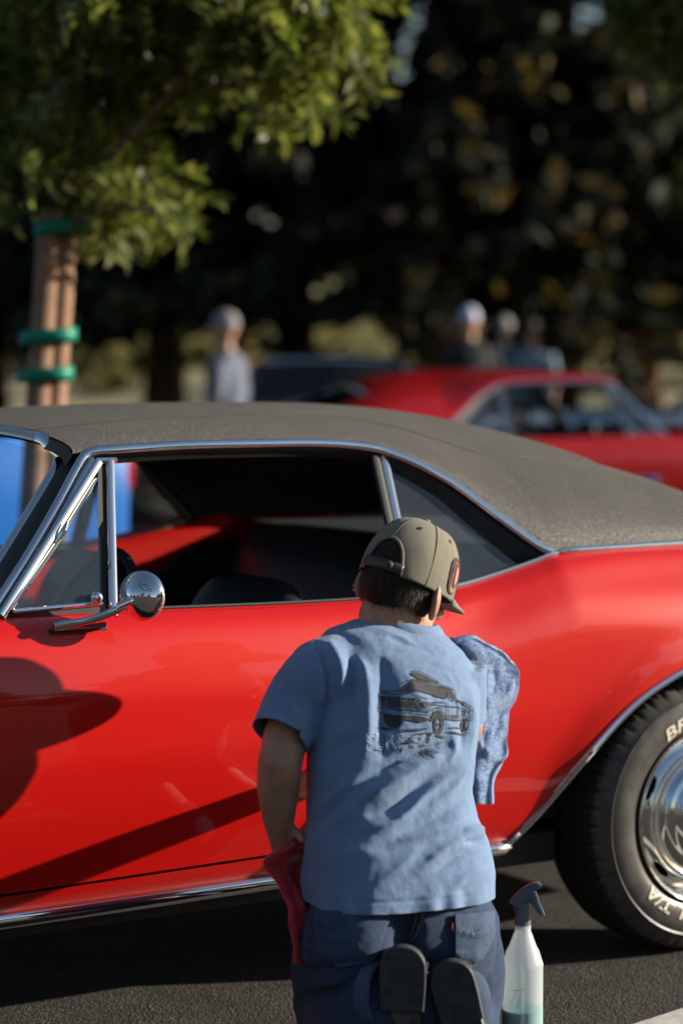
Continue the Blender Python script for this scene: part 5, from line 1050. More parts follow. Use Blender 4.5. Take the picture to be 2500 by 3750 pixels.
# ------------------------------------------------------------------ spray bottle
at = _at
def spray_bottle():
    base = at(1911, 3800, 4.955); base[2] = 0.0; o = empty('spray_bottle', base, R(-8), 'translucent spray bottle half full of green cleaner standing beside the man', 'bottle')
    m, nt, bs = _nodes('bottle_plastic_frosted'); bs.inputs['Base Color'].default_value = (0.80, 0.84, 0.86, 1); bs.inputs['Roughness'].default_value = 0.38
    N = nt.nodes; L = nt.links; tr = N.new('ShaderNodeBsdfTransparent'); tr.inputs[0].default_value = (0.92, 0.95, 0.96, 1); tl = N.new('ShaderNodeBsdfTranslucent'); tl.inputs[0].default_value = (0.8, 0.84, 0.86, 1)
    m1 = N.new('ShaderNodeMixShader'); m1.inputs[0].default_value = 0.45; m2 = N.new('ShaderNodeMixShader'); m2.inputs[0].default_value = 0.40
    L.new(bs.outputs[0], m1.inputs[1]); L.new(tl.outputs[0], m1.inputs[2]); L.new(tr.outputs[0], m2.inputs[1]); L.new(m1.outputs[0], m2.inputs[2]); L.new(m2.outputs[0], nt.nodes['Material Output'].inputs[0])
    M['bottle'] = m
    M['liquid'] = mat('cleaner_green', (0.005, 0.42, 0.34), 0.25); M['sprayer'] = mat('sprayer_blue_grey', (0.085, 0.115, 0.15), 0.4, bump=(200, 0.08, 3))
    M['scuff'] = mat('green_scuff', (0.28, 0.42, 0.26), 0.8)
    zs = lambda py: at(1911, py, 4.955)[2]
    z1, z2, z3, z4 = zs(3525), zs(3480), zs(3410), zs(3375)
    b = MB(); b.lathe([(0.0, 0.004), (0.030, 0.003), (0.0385, 0.006), (0.0415, 0.014), (0.042, 0.03), (0.0418, z1 - 0.004), (0.0425, z1), (0.0405, z1 + 0.006), (0.0335, z2 + 0.003), (0.0285, z2 + 0.012), (0.0185, z3), (0.0165, z3 + 0.004), (0.0165, z4)], 56)
    bt = b.build('body', M['bottle'], o, sharp=30); solid(bt, 0.0012)
    zl = zs(3690); b = MB(); b.lathe([(0.0, 0.006), (0.030, 0.0055), (0.037, 0.009), (0.0395, 0.016), (0.0397, zl), (0.0, zl)], 48); b.build('cleaner', M['liquid'], o, sharp=40)
    b = MB(); b.tube([(0.004, 0, 0.02), (0, 0, 0.12), (0, 0, z4)], 0.003, 8); b.build('dip_tube', M['bottle'], o)
    for k, (a, z0, a1, zz) in enumerate(((-1.9, zs(3690), -1.45, zs(3575)), (-1.75, zs(3680), -1.35, zs(3570)), (-2.1, zs(3660), -1.7, zs(3590)), (-2.2, zs(3610), -1.3, zs(3600)))):
        b = MB(); b.tube([(0.0421 * math.cos(a + (a1 - a) * t), 0.0421 * math.sin(a + (a1 - a) * t), z0 + (zz - z0) * t) for t in np.linspace(0, 1, 12)], 0.0004, 4); b.build('scuff_line', M['scuff'], o)
    for k in range(9):
        b = MB(); z = zs(3740 - 28 * k); b.tube([(0.0424 * math.cos(a), 0.0424 * math.sin(a), z) for a in np.linspace(-0.42, -0.18, 6)], 0.0005, 4); b.build('scale_mark', M['bottle'], o)
    # ribbed collar
    b = MB(); n = 72; rr = []
    for (r, z) in ((0.0150, zs(3382)), (0.0160, zs(3380)), (0.0160, zs(3352)), (0.0145, zs(3348)), (0.0145, zs(3340)), (0.0140, zs(3335)), (0.0125, zs(3325)), (0.0125, zs(3296))):
        rr.append([((r + (0.0006 if (j // 2) % 2 and 0.0155 < r else 0)) * math.cos(2 * math.pi * j / n), (r + (0.0006 if (j // 2) % 2 and 0.0155 < r else 0)) * math.sin(2 * math.pi * j / n), z) for j in range(n)])
    b.loft(rr); b.build('collar', M['sprayer'], o, sharp=35)
    # trigger head: photo px -> local x,z ; extruded across y with taper
    def lx(p): q = at(p[0], p[1], 4.955); return (q[0] - base[0], q[2])
    Y2 = lambda px: (1700 + px[0] / 1.68, 2350 + px[1] / 1.68)
    hd = [Y2(p) for p in ((268, 1592), (290, 1560), (340, 1510), (390, 1475), (425, 1462), (455, 1464), (464, 1478), (462, 1498), (440, 1508), (430, 1512), (415, 1528), (405, 1560), (378, 1578), (362, 1600), (352, 1618), (310, 1616), (300, 1606))]
    def extrude(poly, hw, name, bev=0.0025):
        bm = bmesh.new(); vs = [bm.verts.new((x, -hw, z)) for x, z in map(lx, poly)]; f = bm.faces.new(vs); r = bmesh.ops.extrude_face_region(bm, geom=[f])
        for v in r['geom']:
            if isinstance(v, bmesh.types.BMVert): v.co.y = hw
        bmesh.ops.recalc_face_normals(bm, faces=bm.faces[:]); bmesh.ops.bevel(bm, geom=bm.edges[:], offset=bev, segments=2, affect='EDGES', clamp_overlap=True)
        bmesh.ops.triangulate(bm, faces=[f for f in bm.faces if len(f.verts) > 4]); bm.verts.ensure_lookup_table(); bm.verts.index_update()
        oo = mesh(name, [v.co[:] for v in bm.verts], [tuple(v.index for v in f.verts) for f in bm.faces], M['sprayer'], o, True, 40); bm.free(); return oo
    extrude(hd, 0.0105, 'sprayer_head'); extrude([Y2(p) for p in ((398, 1520), (425, 1508), (440, 1540), (455, 1590), (478, 1640), (490, 1672), (462, 1668), (440, 1640), (412, 1600), (398, 1592))], 0.0075, 'trigger')
    extrude([Y2(p) for p in ((340, 1595), (405, 1555), (412, 1578), (360, 1612))], 0.0065, 'pump'); extrude([Y2(p) for p in ((440, 1468), (468, 1466), (470, 1490), (445, 1500))], 0.0085, 'nozzle')
    b = MB(); q = lx(Y2((412, 1510))); b.lathe([(0.0, 0.012), (0.004, 0.012), (0.0045, 0.011), (0.0045, -0.011)], 16, (0, -1, 0), (q[0], 0, q[1])); b.build('pivot', M['sprayer'], o)
    return o
spray_bottle()
# ------------------------------------------------------------------ background: other cars
M['matte_black'] = mat('matte_black_paint', (0.006, 0.006, 0.007), 0.8, specular_ior_level=0.05)
SWAP_PAINT = lambda col, nm: {'red_paint': paint(nm, col), 'vinyl_roof_cover': paint(nm + '_roof', col)}
def other_car(x, y, rz, col, nm, name, label):
    swap = SWAP_PAINT(col, nm)
    if sum(col) < 0.05: swap = {'red_paint': M['matte_black'], 'vinyl_roof_cover': M['matte_black'], 'window_glass': M['black'], 'quarter_glass': M['black'], 'windshield_glass': M['black']}
    c = copy_tree(car, None, swap); c.name = name
    # the copy's origin is its rear axle on the near side: put the middle of the car at (x, y)
    off = np.array([-1.35 * math.cos(rz) - 0.92 * math.sin(rz), -1.35 * math.sin(rz) + 0.92 * math.cos(rz)]); c.location = (x - off[0], y - off[1], 0); c.rotation_euler = (0, 0, rz)
    tag(c, label, 'car', 'other parked cars'); return c
def px_place(x, d): p = at(x, 1270, d); return p[0], p[1]
bx_, by_ = px_place(2000, 15.3)
red2 = other_car(bx_, by_, math.pi + R(17), (0.40, 0.006, 0.010), 'crimson_paint', 'hardtop_car', 'red hardtop coupe parked beyond the vinyl-roofed coupe, facing right')
bx_, by_ = px_place(1215, 21.5)
dark2 = other_car(bx_, by_, R(78), (0.008, 0.008, 0.010), 'black_paint', 'sedan_car', 'black car parked end-on behind the red hardtop coupe')
dark2.scale = (1, 1, 1.05)
bx_, by_ = px_place(2700, 20.0)
wh2 = other_car(bx_, by_, R(-8), (0.62, 0.68, 0.76), 'pale_paint', 'saloon_car', 'pale silver car at the far right edge behind the red hardtop')
# raised bonnet beyond the pale car
bx_, by_ = px_place(3150, 23.0)
oh = other_car(bx_, by_, R(4), (0.009, 0.010, 0.012), 'charcoal_paint', 'muscle_car', 'dark car with its hood raised at the right edge')
for ch in children(oh):
    if ch.name.split('.')[0] == 'hood':
        hz = float(ztop(-2.02)); piv = Matrix.Translation((-2.02, 0.92, hz)); ch.matrix_basis = piv @ Matrix.Rotation(R(24), 4, 'Y') @ piv.inverted() @ ch.matrix_basis
for o in (red2, dark2, wh2, oh):
    for ch in children(o):
        if ch.name.split('.')[0] in ('dice_lock_knob', 'door_mirror') and o is not red2:
            for g_ in children(ch): bpy.data.objects.remove(g_)
            bpy.data.objects.remove(ch)
# ------------------------------------------------------------------ blue pickup truck seen through the windows
def pickup():
    M['blue'] = mat('azure_paint', (0.002, 0.14, 0.52), 0.4, specular_ior_level=0.3, noise=(3, 0.1)); M['lens'] = mat('tail_lens_red', (0.65, 0.01, 0.012), 0.12, coat_weight=1.0)
    p0 = at(470, 1270, 10.4); t = empty('pickup_truck', (p0[0], p0[1], 0), R(32), 'bright blue pickup truck with red tail lamp, seen through the coupe\'s windows', 'truck')
    # local: x = 0 at the tail, negative to the front; y across away from the camera
    def shell(name, secs, m=M['blue']):
        b = MB(); b.loft(secs); return b.build(name, m, t, sharp=35)
    def sec(x, y0, y1, z0, z1, r=0.06):
        return [(x, y0, z0), (x, y0 - 0.02, (z0 + z1) / 2), (x, y0, z1 - r), (x, y0 + r * .4, z1 - r * .3), (x, y0 + r, z1), (x, y1 - r, z1), (x, y1 - r * .4, z1 - r * .3), (x, y1, z1 - r), (x, y1 + 0.02, (z0 + z1) / 2), (x, y1, z0)]
    shell('bed', [sec(x, 0.02 * (x > -0.03), 1.85 - 0.02 * (x > -0.03), 0.48, 1.09) for x in (0.0, -0.04, -1.0, -2.1)])
    shell('cab', [sec(x, y0, 1.85 - y0, 0.45, z1, r) for x, y0, z1, r in ((-2.13, 0.0, 1.12, .06), (-2.14, 0.12, 1.72, .10), (-2.4, 0.13, 1.80, .12), (-3.0, 0.13, 1.79, .12), (-3.25, 0.10, 1.70, .10), (-3.7, 0.0, 1.16, .06))])
    shell('hood', [sec(x, y0, 1.85 - y0, 0.45, z1) for x, y0, z1 in ((-3.71, 0.0, 1.12), (-4.4, 0.02, 1.08), (-4.85, 0.06, 1.0))])
    for x in (-0.95, -4.1):
        for yy in (0.12, 1.73):
            b = MB(); b.lathe([(0.0, 0.02), (0.18, 0.03), (0.20, 0.06), (0.33, 0.07), (0.36, 0.03), (0.36, -0.12), (0.2, -0.14)], 40, (0, -1, 0), (x, yy, 0.36)); b.build('wheel', M['tyre'], t, sharp=40)
            b = MB(); b.lathe([(0.21, 0.065), (0.19, 0.04), (0.08, 0.05), (0.07, 0.09), (0.0, 0.10)], 32, (0, -1, 0), (x, yy, 0.36)); b.build('hub_cap', M['chrome'], t, sharp=40)
    for yy in (0.03, 1.72):
        b = MB(); b.box((0.012, yy + 0.045, 0.93), (0.06, 0.11, 0.22), None, 0.02); tl = b.build('tail_lamp', M['lens'], t)
        b = MB(); b.box((0.028, yy + 0.045, 0.93), (0.04, 0.095, 0.035), None, 0.01); b.build('chrome_band', M['chrome'], tl)
        b = MB(); b.box((0.0, yy + 0.045, 0.79), (0.05, 0.09, 0.05), None, 0.015); b.build('reverse_lamp', M['chrome'], tl)
    b = MB(); b.tube([(0.05, 0.0, 0.50), (0.10, 0.1, 0.50), (0.10, 1.75, 0.50), (0.05, 1.85, 0.50)], 0.07, 12); b.build('bumper', M['chrome'], t)
    b = MB(); b.loft([[(-2.45, 0.118, 1.2), (-2.45, 0.112, 1.66)], [(-3.1, 0.118, 1.2), (-3.05, 0.112, 1.66)]], closed=False, cap=False); b.build('side_window', M['dark'], t)
    return t
pickup()
# red box lamp / car tail just right of the truck: round-cornered red hatch
# ------------------------------------------------------------------ people
def mini_person(px, py_head, d, hgt, shirt_c, trouser_c, cap_c, label, yaw=0.0, hair_c=(0.03, 0.02, 0.015), cap_on=True, arm=None, pattern=None):
    p = at(px, py_head, d); o = empty('person', (p[0], p[1], 0), R(yaw), label, 'person', 'people standing in the background')
    k = hgt / 1.75; b = MB(); Lm = lambda pts, rr: b.tube([np.array(q) * k for q in spline(pts, 14)], [float(r) * k for r in smooth_interp(np.linspace(0, 1, 14), np.linspace(0, 1, len(rr)), rr)], 14)
    b.ellipsoid((0, 0.01 * k, 1.635 * k), (0.076 * k, 0.096 * k, 0.112 * k)); b.ellipsoid((0, 0.03 * k, 1.57 * k), (0.058 * k, 0.068 * k, 0.06 * k)); b.ellipsoid((0, 0.108 * k, 1.615 * k), (0.012 * k, 0.016 * k, 0.022 * k))
    for sx in (-1, 1): b.ellipsoid((0.08 * sx * k, 0, 1.62 * k), (0.01 * k, 0.02 * k, 0.032 * k))
    Lm([(0, -0.005, 1.40), (0, 0, 1.48), (0, 0.005, 1.56)], [0.075, 0.056, 0.054]); Lm([(0, 0, 0.92), (0, 0, 1.1), (0, -0.01, 1.28), (0, -0.01, 1.40)], [0.14, 0.13, 0.14, 0.08])
    for sx in (-1, 1):
        a = arm if (arm and sx == 1) else [(0.18 * sx, 0, 1.39), (0.25 * sx, -0.02, 1.12), (0.25 * sx, 0.06, 0.88), (0.25 * sx, 0.09, 0.80)]
        Lm(a, [0.055, 0.042, 0.028, 0.025]); b.ellipsoid(np.array(a[-1]) * k + np.array([0, 0.01, -0.04]) * k, (0.022 * k, 0.03 * k, 0.05 * k))
        for f in range(4): q = np.array(a[-1]) * k + np.array([-0.01 * sx, 0.028 - 0.018 * f, -0.08]) * k; b.tube([q, q + np.array([-0.004 * sx, 0.004, -0.035]) * k, q + np.array([-0.012 * sx, 0.006, -0.06 + 0.006 * abs(f - 1.3)]) * k], [0.009 * k, 0.008 * k, 0.006 * k], 8)
        q = np.array(a[-1]) * k + np.array([0, 0.035, -0.025]) * k; b.tube([q, q + np.array([0, 0.022, -0.03]) * k, q + np.array([0, 0.02, -0.05]) * k], [0.010 * k, 0.009 * k, 0.007 * k], 8)
        Lm([(0.09 * sx, 0, 0.92), (0.10 * sx, 0.01, 0.5), (0.10 * sx, -0.01, 0.1), (0.10 * sx, 0, 0.05)], [0.085, 0.055, 0.04, 0.04]); b.ellipsoid((0.10 * sx * k, 0.06 * k, 0.045 * k), (0.042 * k, 0.12 * k, 0.045 * k))
    bd = remeshed('body', b, 0.012, 3, M['skin'], o)
    ms = mat('cloth_' + str(len(bpy.data.materials)), shirt_c, 0.85, noise=(pattern or (10, 0.25)), bump=(60, 0.3, 3)) if not pattern else mat('plaid_' + str(len(bpy.data.materials)), shirt_c, 0.85, noise=(26, 0.5), col2=(0.17, 0.20, 0.25))
    b = MB(); b.loft([ring_sup((0, -0.005 * k, z * k), hw * k, hd * k, 2.5, 28) for z, hw, hd in ((0.86, .185, .135), (0.95, .185, .14), (1.1, .18, .14), (1.25, .195, .145), (1.36, .20, .13), (1.42, .15, .10), (1.465, .085, .075))])
    for sx in (-1, 1):
        a = arm if (arm and sx == 1) else [(0.18 * sx, 0, 1.39), (0.25 * sx, -0.02, 1.12), (0.25 * sx, 0.06, 0.88), (0.25 * sx, 0.09, 0.80)]; Q = spline(a, 14)[:8]; b.tube([q * k for q in Q], np.linspace(0.085, 0.062, 8) * k, 14)
    remeshed('shirt', b, 0.014, 5, ms, o)
    mt = mat('trouser_' + str(len(bpy.data.materials)), trouser_c, 0.85, noise=(10, 0.3)); b = MB(); b.ellipsoid((0, 0, 0.88 * k), (0.18 * k, 0.135 * k, 0.14 * k))
    for sx in (-1, 1): b.tube([np.array(q) * k for q in spline([(0.09 * sx, 0, 0.88), (0.10 * sx, 0.01, 0.5), (0.10 * sx, -0.01, 0.09)], 8)], np.linspace(0.105, 0.07, 8) * k, 14)
    remeshed('trousers', b, 0.014, 4, mt, o)
    mh = mat('headwear_' + str(len(bpy.data.materials)), cap_c if cap_on else hair_c, 0.8, noise=(20, 0.2)); b = MB()
    b.loft([[(0.085 * k * math.cos(a) * s_, (0.005 + 0.105 * math.sin(a) * s_) * k, z * k) for a in np.linspace(0, 2 * math.pi, 24, endpoint=False)] for z, s_ in ((1.64 if cap_on else 1.60, 1.0), (1.68, 1.02), (1.72, .92), (1.752, .66), (1.768, .3), (1.772, .05))])
    hd_ = b.build('cap' if cap_on else 'hair', mh, o)
    if cap_on: b = MB(); b.loft([[(x * k, (0.09 + 0.02 * e) * k + (0.075 * e * math.cos(x * 15)) * k, (1.648 - 0.012 * e - x * x * 3) * k) for x in np.linspace(-0.075, 0.075, 12)] for e in (0, 0.5, 1)], closed=False, cap=False); v_ = b.build('visor', mh, hd_); solid(v_, 0.004)
    return o
def top_d(py, hgt): return (CAM_H - hgt) * F_PX / (py - 1270.0)
mini_person(1718, 1270, 22.5, 1.79, (0.008, 0.009, 0.012), (0.03, 0.04, 0.07), (0.55, 0.58, 0.72), 'person in dark jacket and white cap behind the red hardtop', 15)
mini_person(1845, 1270, 25.5, 1.74, (0.02, 0.13, 0.12), (0.05, 0.05, 0.06), (0.5, 0.5, 0.5), 'person in teal green top beside the white-capped person', -20, cap_on=False, hair_c=(0.25, 0.24, 0.23))
mini_person(1945, 1270, 25.0, 1.70, (0.16, 0.23, 0.30), (0.05, 0.06, 0.08), (0.1, 0.1, 0.1), 'person in grey blue top, right of the teal-topped person', 160, cap_on=False)
mini_person(828, 1270, 17.6, 1.68, (0.035, 0.05, 0.09), (0.03, 0.035, 0.05), (0.26, 0.25, 0.25), 'person in plaid shirt and pale cap, left of the black car', 70, pattern=(40, 0.8))
# blue board by the red hardtop
b = MB(); p = at(2340, 1798, 12.1); b.box((0, 0, 0), (0.19, 0.02, 0.15), None, 0.006); M['board'] = mat('board_blue', (0.01, 0.07, 0.32), 0.5, noise=(12, 0.2))
bd_ = empty('show_board', (p[0], p[1], 0), R(6), 'blue board on a stand in front of the red hardtop', 'board')
b.build('panel', M['board'], bd_).location = (0, 0, p[2])
b = MB()
b.tube([(-0.08, 0.02, 0), (-0.03, 0.012, p[2] + 0.02)], 0.008, 8); b.tube([(0.08, 0.02, 0), (0.03, 0.012, p[2] + 0.02)], 0.008, 8); b.tube([(0, 0.25, 0), (0, 0.014, p[2])], 0.008, 8); b.build('stand', M['black'], bd_)
# ------------------------------------------------------------------ far ground: dry verge and hill, kerb
M['drygrass'] = mat('dry_grass', (0.30, 0.25, 0.13), 0.95, noise=(1.4, 0.4), col2=(0.46, 0.40, 0.25), bump=(9, 0.6, 6, 0.05))
nx, ny = 60, 30; v = []
for i in range(nx):
    for j in range(ny):
        x = -90 + 180 * i / (nx - 1); y = 27 + 90 * (j / (ny - 1)) ** 1.4; q = (y - 27) / 90
        v.append((x, y, 0.02 + 1.6 * smoothstep(0.02, 0.6, q) + 2.0 * smoothstep(0.5, 1, q) + 0.35 * mnoise.noise(Vector((x * 0.12, y * 0.12, 1.3))) * min(1, q * 6)))
hill = mesh('hill', v, gridf(nx, ny), M['drygrass']); tag(hill, kind='structure')
M['concrete'] = mat('kerb_concrete', (0.34, 0.32, 0.28), 0.9, noise=(6, 0.2), bump=(80, 0.3, 4))
b = MB(); b.box((0, 26.9, 0.07), (170, 0.18, 0.14), None, 0.02); kb_ = b.build('kerb', M['concrete']); tag(kb_, kind='structure')

# ------------------------------------------------------------------ leaves
def leaf_mat(name, c1, c2, trans=0.35, rough=0.45, accent=None):
    m, nt, b = _nodes(name); N = nt.nodes; L = nt.links; b.inputs['Roughness'].default_value = rough; b.inputs['Specular IOR Level'].default_value = 0.4
    gi = N.new('ShaderNodeNewGeometry'); cr = N.new('ShaderNodeValToRGB'); cr.color_ramp.elements[0].color = (*c1, 1); cr.color_ramp.elements[1].color = (*c2, 1)
    if accent: e = cr.color_ramp.elements.new(0.975); e.color = (*accent, 1); cr.color_ramp.elements[1].position = 0.96; cr.color_ramp.elements[2].position = 0.97; cr.color_ramp.elements[1].color = (*c2, 1)
    L.new(gi.outputs['Random Per Island'], cr.inputs[0]); L.new(cr.outputs[0], b.inputs['Base Color'])
    tl = N.new('ShaderNodeBsdfTranslucent'); hs = N.new('ShaderNodeHueSaturation'); hs.inputs['Value'].default_value = 1.6; hs.inputs['Saturation'].default_value = 1.15; L.new(cr.outputs[0], hs.inputs['Color']); L.new(hs.outputs[0], tl.inputs[0])
    mx = N.new('ShaderNodeMixShader'); mx.inputs[0].default_value = trans; L.new(b.outputs[0], mx.inputs[1]); L.new(tl.outputs[0], mx.inputs[2]); L.new(mx.outputs[0], nt.nodes['Material Output'].inputs[0])
    return m
M['leaf'] = leaf_mat('pistache_leaf', (0.030, 0.055, 0.008), (0.230, 0.245, 0.070), 0.42, 0.30, (0.42, 0.16, 0.02))
M['needle'] = leaf_mat('redwood_foliage', (0.008, 0.013, 0.007), (0.020, 0.026, 0.011), 0.12, 0.8)
M['needle_lit'] = leaf_mat('redwood_foliage_sunlit', (0.035, 0.028, 0.010), (0.110, 0.080, 0.026), 0.25, 0.8)  # warm sunlight on the foliage, painted in as leaf colour
M['shrubleaf'] = leaf_mat('shrub_leaf', (0.09, 0.095, 0.03), (0.26, 0.23, 0.09), 0.3, 0.6)
M['bark'] = mat('redwood_bark', (0.13, 0.062, 0.032), 0.95, noise=(3, 0.5), bump=(22, 0.8, 5, 0.03))
M['bark2'] = mat('young_bark', (0.14, 0.095, 0.065), 0.9, noise=(12, 0.4), bump=(50, 0.5, 4, 0.004))
M['stake'] = mat('stake_wood', (0.26, 0.15, 0.09), 0.85, noise=(7, 0.35), bump=(40, 0.4, 5, 0.003))
M['tie'] = mat('green_tie', (0.0, 0.22, 0.13), 0.5)
def leaf_quads(C, D, Nn, ln, wd):
    """diamond leaves: centre C, direction D, normal N"""
    S = np.cross(D, Nn); S /= np.linalg.norm(S, axis=1)[:, None] + 1e-9; ln = ln[:, None]; wd = wd[:, None]
    V = np.stack([C - D * ln * .5, C + S * wd * .5 - D * ln * .08, C + D * ln * .5, C - S * wd * .5 - D * ln * .08], 1).reshape(-1, 3); return V, np.arange(len(V)).reshape(-1, 4)
def unit(a): return a / (np.linalg.norm(a, axis=-1, keepdims=True) + 1e-9)
def pinnate(root, n_fr, blobs, name='crown'):
    """compound leaves: fronds spread through blobs [(centre, radii)]; each frond carries paired leaflets"""
    C_, D_, N_, L_, W_ = [], [], [], [], []; vol = np.array([np.prod(r) ** 0.7 for _, r, *_ in blobs]); vol /= vol.sum()
    for c, r, *_ in [blobs[i] for i in rng.choice(len(blobs), n_fr, p=vol)]:
        u = unit(rng.normal(0, 1, 3)); rad = rng.uniform(0.35, 1.0) ** 0.6; p = np.array(c) + u * np.array(r) * rad
        ax = unit(u * 0.8 + np.array([0, 0, -0.55]) + rng.normal(0, 0.35, 3)); nr = unit(np.cross(ax, rng.normal(0, 1, 3)) + np.array([0, 0, 0.8])); sd = unit(np.cross(ax, nr)); fl = rng.uniform(0.14, 0.24); m = 6
        for k in range(m):
            t = (k + 0.6) / m; q = p + ax * fl * t + np.array([0, 0, -0.04]) * t * t
            for s in (-1, 1): C_.append(q + sd * s * 0.024); D_.append(unit(sd * s + ax * 0.75 + rng.normal(0, .15, 3))); N_.append(unit(nr + rng.normal(0, .35, 3))); L_.append(rng.uniform(.060, .105)); W_.append(rng.uniform(.022, .036))
    V, Fq = leaf_quads(np.array(C_), np.array(D_), np.array(N_), np.array(L_), np.array(W_)); return fast_mesh(name, V, Fq, M['leaf'], root)
# ---- the young staked tree
D0 = 8.4; base = at(200, 1270, D0)
tree = empty('young_tree', (base[0], base[1], 0), 0, 'young leafy tree held between two wooden stakes with green ties', 'tree')
rel = lambda x, y, d=D0: at(x, y, d) - np.array([base[0], base[1], 0])
b = MB(); tr_ = [(0.01, 0.03, 0), (0.0, 0.03, 1.0), rel(205, 900) + [0, .03, 0], rel(240, 500) + [0, .03, 0], rel(250, 0) + [0, .03, 0], rel(240, -500) + [0, .05, 0]]; b.tube(spline(tr_, 24), np.linspace(0.035, 0.016, 24), 12)
brs = [((215, 850), (420, 560), (640, 330), (900, 180)), ((235, 620), (500, 350), (900, 200), (1330, 160)), ((240, 560), (60, 420), (-150, 300), (-400, 250)), ((240, 480), (420, 200), (560, -50), (640, -300)), ((225, 740), (120, 650), (-20, 560), (-200, 520)), ((250, 300), (600, 60), (1000, -60), (1300, -120)), ((215, 860), (330, 800), (480, 760), (600, 800))]
for i, pts in enumerate(brs): b.tube(spline([rel(x, y, D0 + (0.12 * (i % 3) - 0.12) * k) for k, (x, y) in enumerate(pts)], 14), np.linspace(0.018, 0.006, 14), 8)
b.build('trunk', M['bark2'], tree)
blob = []
for (x, y, rx, ry) in [(30, 60, 260, 180), (300, 40, 250, 160), (560, 60, 220, 150), (780, 110, 200, 120), (120, 290, 210, 150), (380, 300, 130, 110), (300, 420, 170, 120), (60, 520, 190, 150), (300, 620, 170, 120), (150, 740, 130, 70), (480, 760, 160, 110), (620, 850, 60, 80), (420, 880, 90, 60), (720, 240, 160, 90), (920, 200, 180, 110),
                       (1080, 260, 150, 110), (1180, 150, 150, 110), (1000, 400, 100, 60), (1280, 260, 110, 90), (680, 360, 90, 60), (-150, 400, 220, 300), (100, -250, 320, 200), (600, -250, 350, 180), (1050, -180, 260, 160), (280, 690, 110, 90), (40, 690, 120, 70), (1110, 420, 60, 50)]:
    blob.append((rel(x, y - 130, D0 + rng.uniform(-0.45, 0.45)), (0.85 * rx * D0 / F_PX, 0.30, 0.75 * ry * D0 / F_PX)))
pinnate(tree, 1350, blob)
for dx, lean, nm in ((-0.075, 0.02, 0), (0.0, -0.01, 1)):
    st = empty('tree_stake', (base[0], base[1], 0)); bpy.data.objects.remove(st)
    x0, x1 = ((150, 190), (210, 250))[nm]
    b = MB(); bot = rel(x0 - 10, 1480, D0 - 0.04 + 0.05 * nm); up_ = rel(x1 - 5, 770 + 30 * nm, D0 - 0.04 + 0.05 * nm); dv = (up_ - bot) / (up_[2] - bot[2]); b.tube([bot - dv * bot[2], bot, up_], [0.042, 0.042, 0.040], 16)
    o = b.build('tree_stake', M['stake'], None, sharp=50); o.location = (base[0], base[1], 0); tag(o, ('left of the two wooden stakes tied to the young tree', 'right of the two wooden stakes tied to the young tree')[nm], 'stake', 'stakes of the young tree')
for k, y in enumerate((835, 1232, 1372)):
    c = (rel(180 + 40 * (y < 900) - 12 * (y > 1300), y) + rel(180 + 40 * (y < 900) - 12 * (y > 1300), y)) / 2; b = MB(); w_ = 0.098 if y > 900 else 0.088
    rings = [[(c[0] + w_ * math.copysign(abs(math.cos(a)) ** .7, math.cos(a)), c[1] - 0.01 + 0.088 * math.copysign(abs(math.sin(a)) ** .7, math.sin(a)), c[2] + z_ + 0.008 * math.cos(a)) for a in np.linspace(0, 2 * math.pi, 32, endpoint=False)] for z_ in (-0.024, 0.024)]
    b.loft(rings, cap=False); o = b.build('tree_tie', M['tie'], None); solid(o, 0.003); o.location = (base[0], base[1], 0); tag(o, ('topmost green tie band around the tree stakes', 'middle green tie band around the tree stakes', 'lowest green tie band around the tree stakes')[k], 'tie', 'green tie bands')
# ---- second leafy tree reaching in at the top right
D1 = 11.0; b1 = at(3050, 1270, D1); tree2 = empty('leafy_tree', (b1[0], b1[1], 0), 0, 'leafy tree reaching in at the upper right corner', 'tree')
rel1 = lambda x, y, d=D1: at(x, y, d) - np.array([b1[0], b1[1], 0])
b = MB(); b.tube(spline([(0, 0, 0), (0.02, 0, 1.2), (0, 0, 2.2), (-0.05, 0, 3.4)], 14), np.linspace(0.06, 0.02, 14), 12)
for pts in [((3050, 500), (2800, 250), (2500, 120), (2250, 80)), ((3050, 600), (2780, 480), (2560, 420)), ((3050, 300), (2800, 0), (2500, -200))]: b.tube(spline([rel1(*q) for q in pts], 12), np.linspace(0.022, 0.006, 12), 8)
b.build('trunk', M['bark2'], tree2)
pinnate(tree2, 1700, [(rel1(x + 130, y - 170, D1 + rng.uniform(-.4, .4)), (rx * D1 / F_PX, 0.35, ry * D1 / F_PX)) for x, y, rx, ry in [(2480, 30, 260, 140), (2300, 150, 170, 110), (2480, 260, 150, 160), (2560, 480, 110, 160), (2700, 200, 260, 300), (2950, 150, 300, 350), (2250, -120, 300, 150), (2600, -250, 400, 200), (2520, 720, 70, 100), (2850, 600, 200, 200)]])
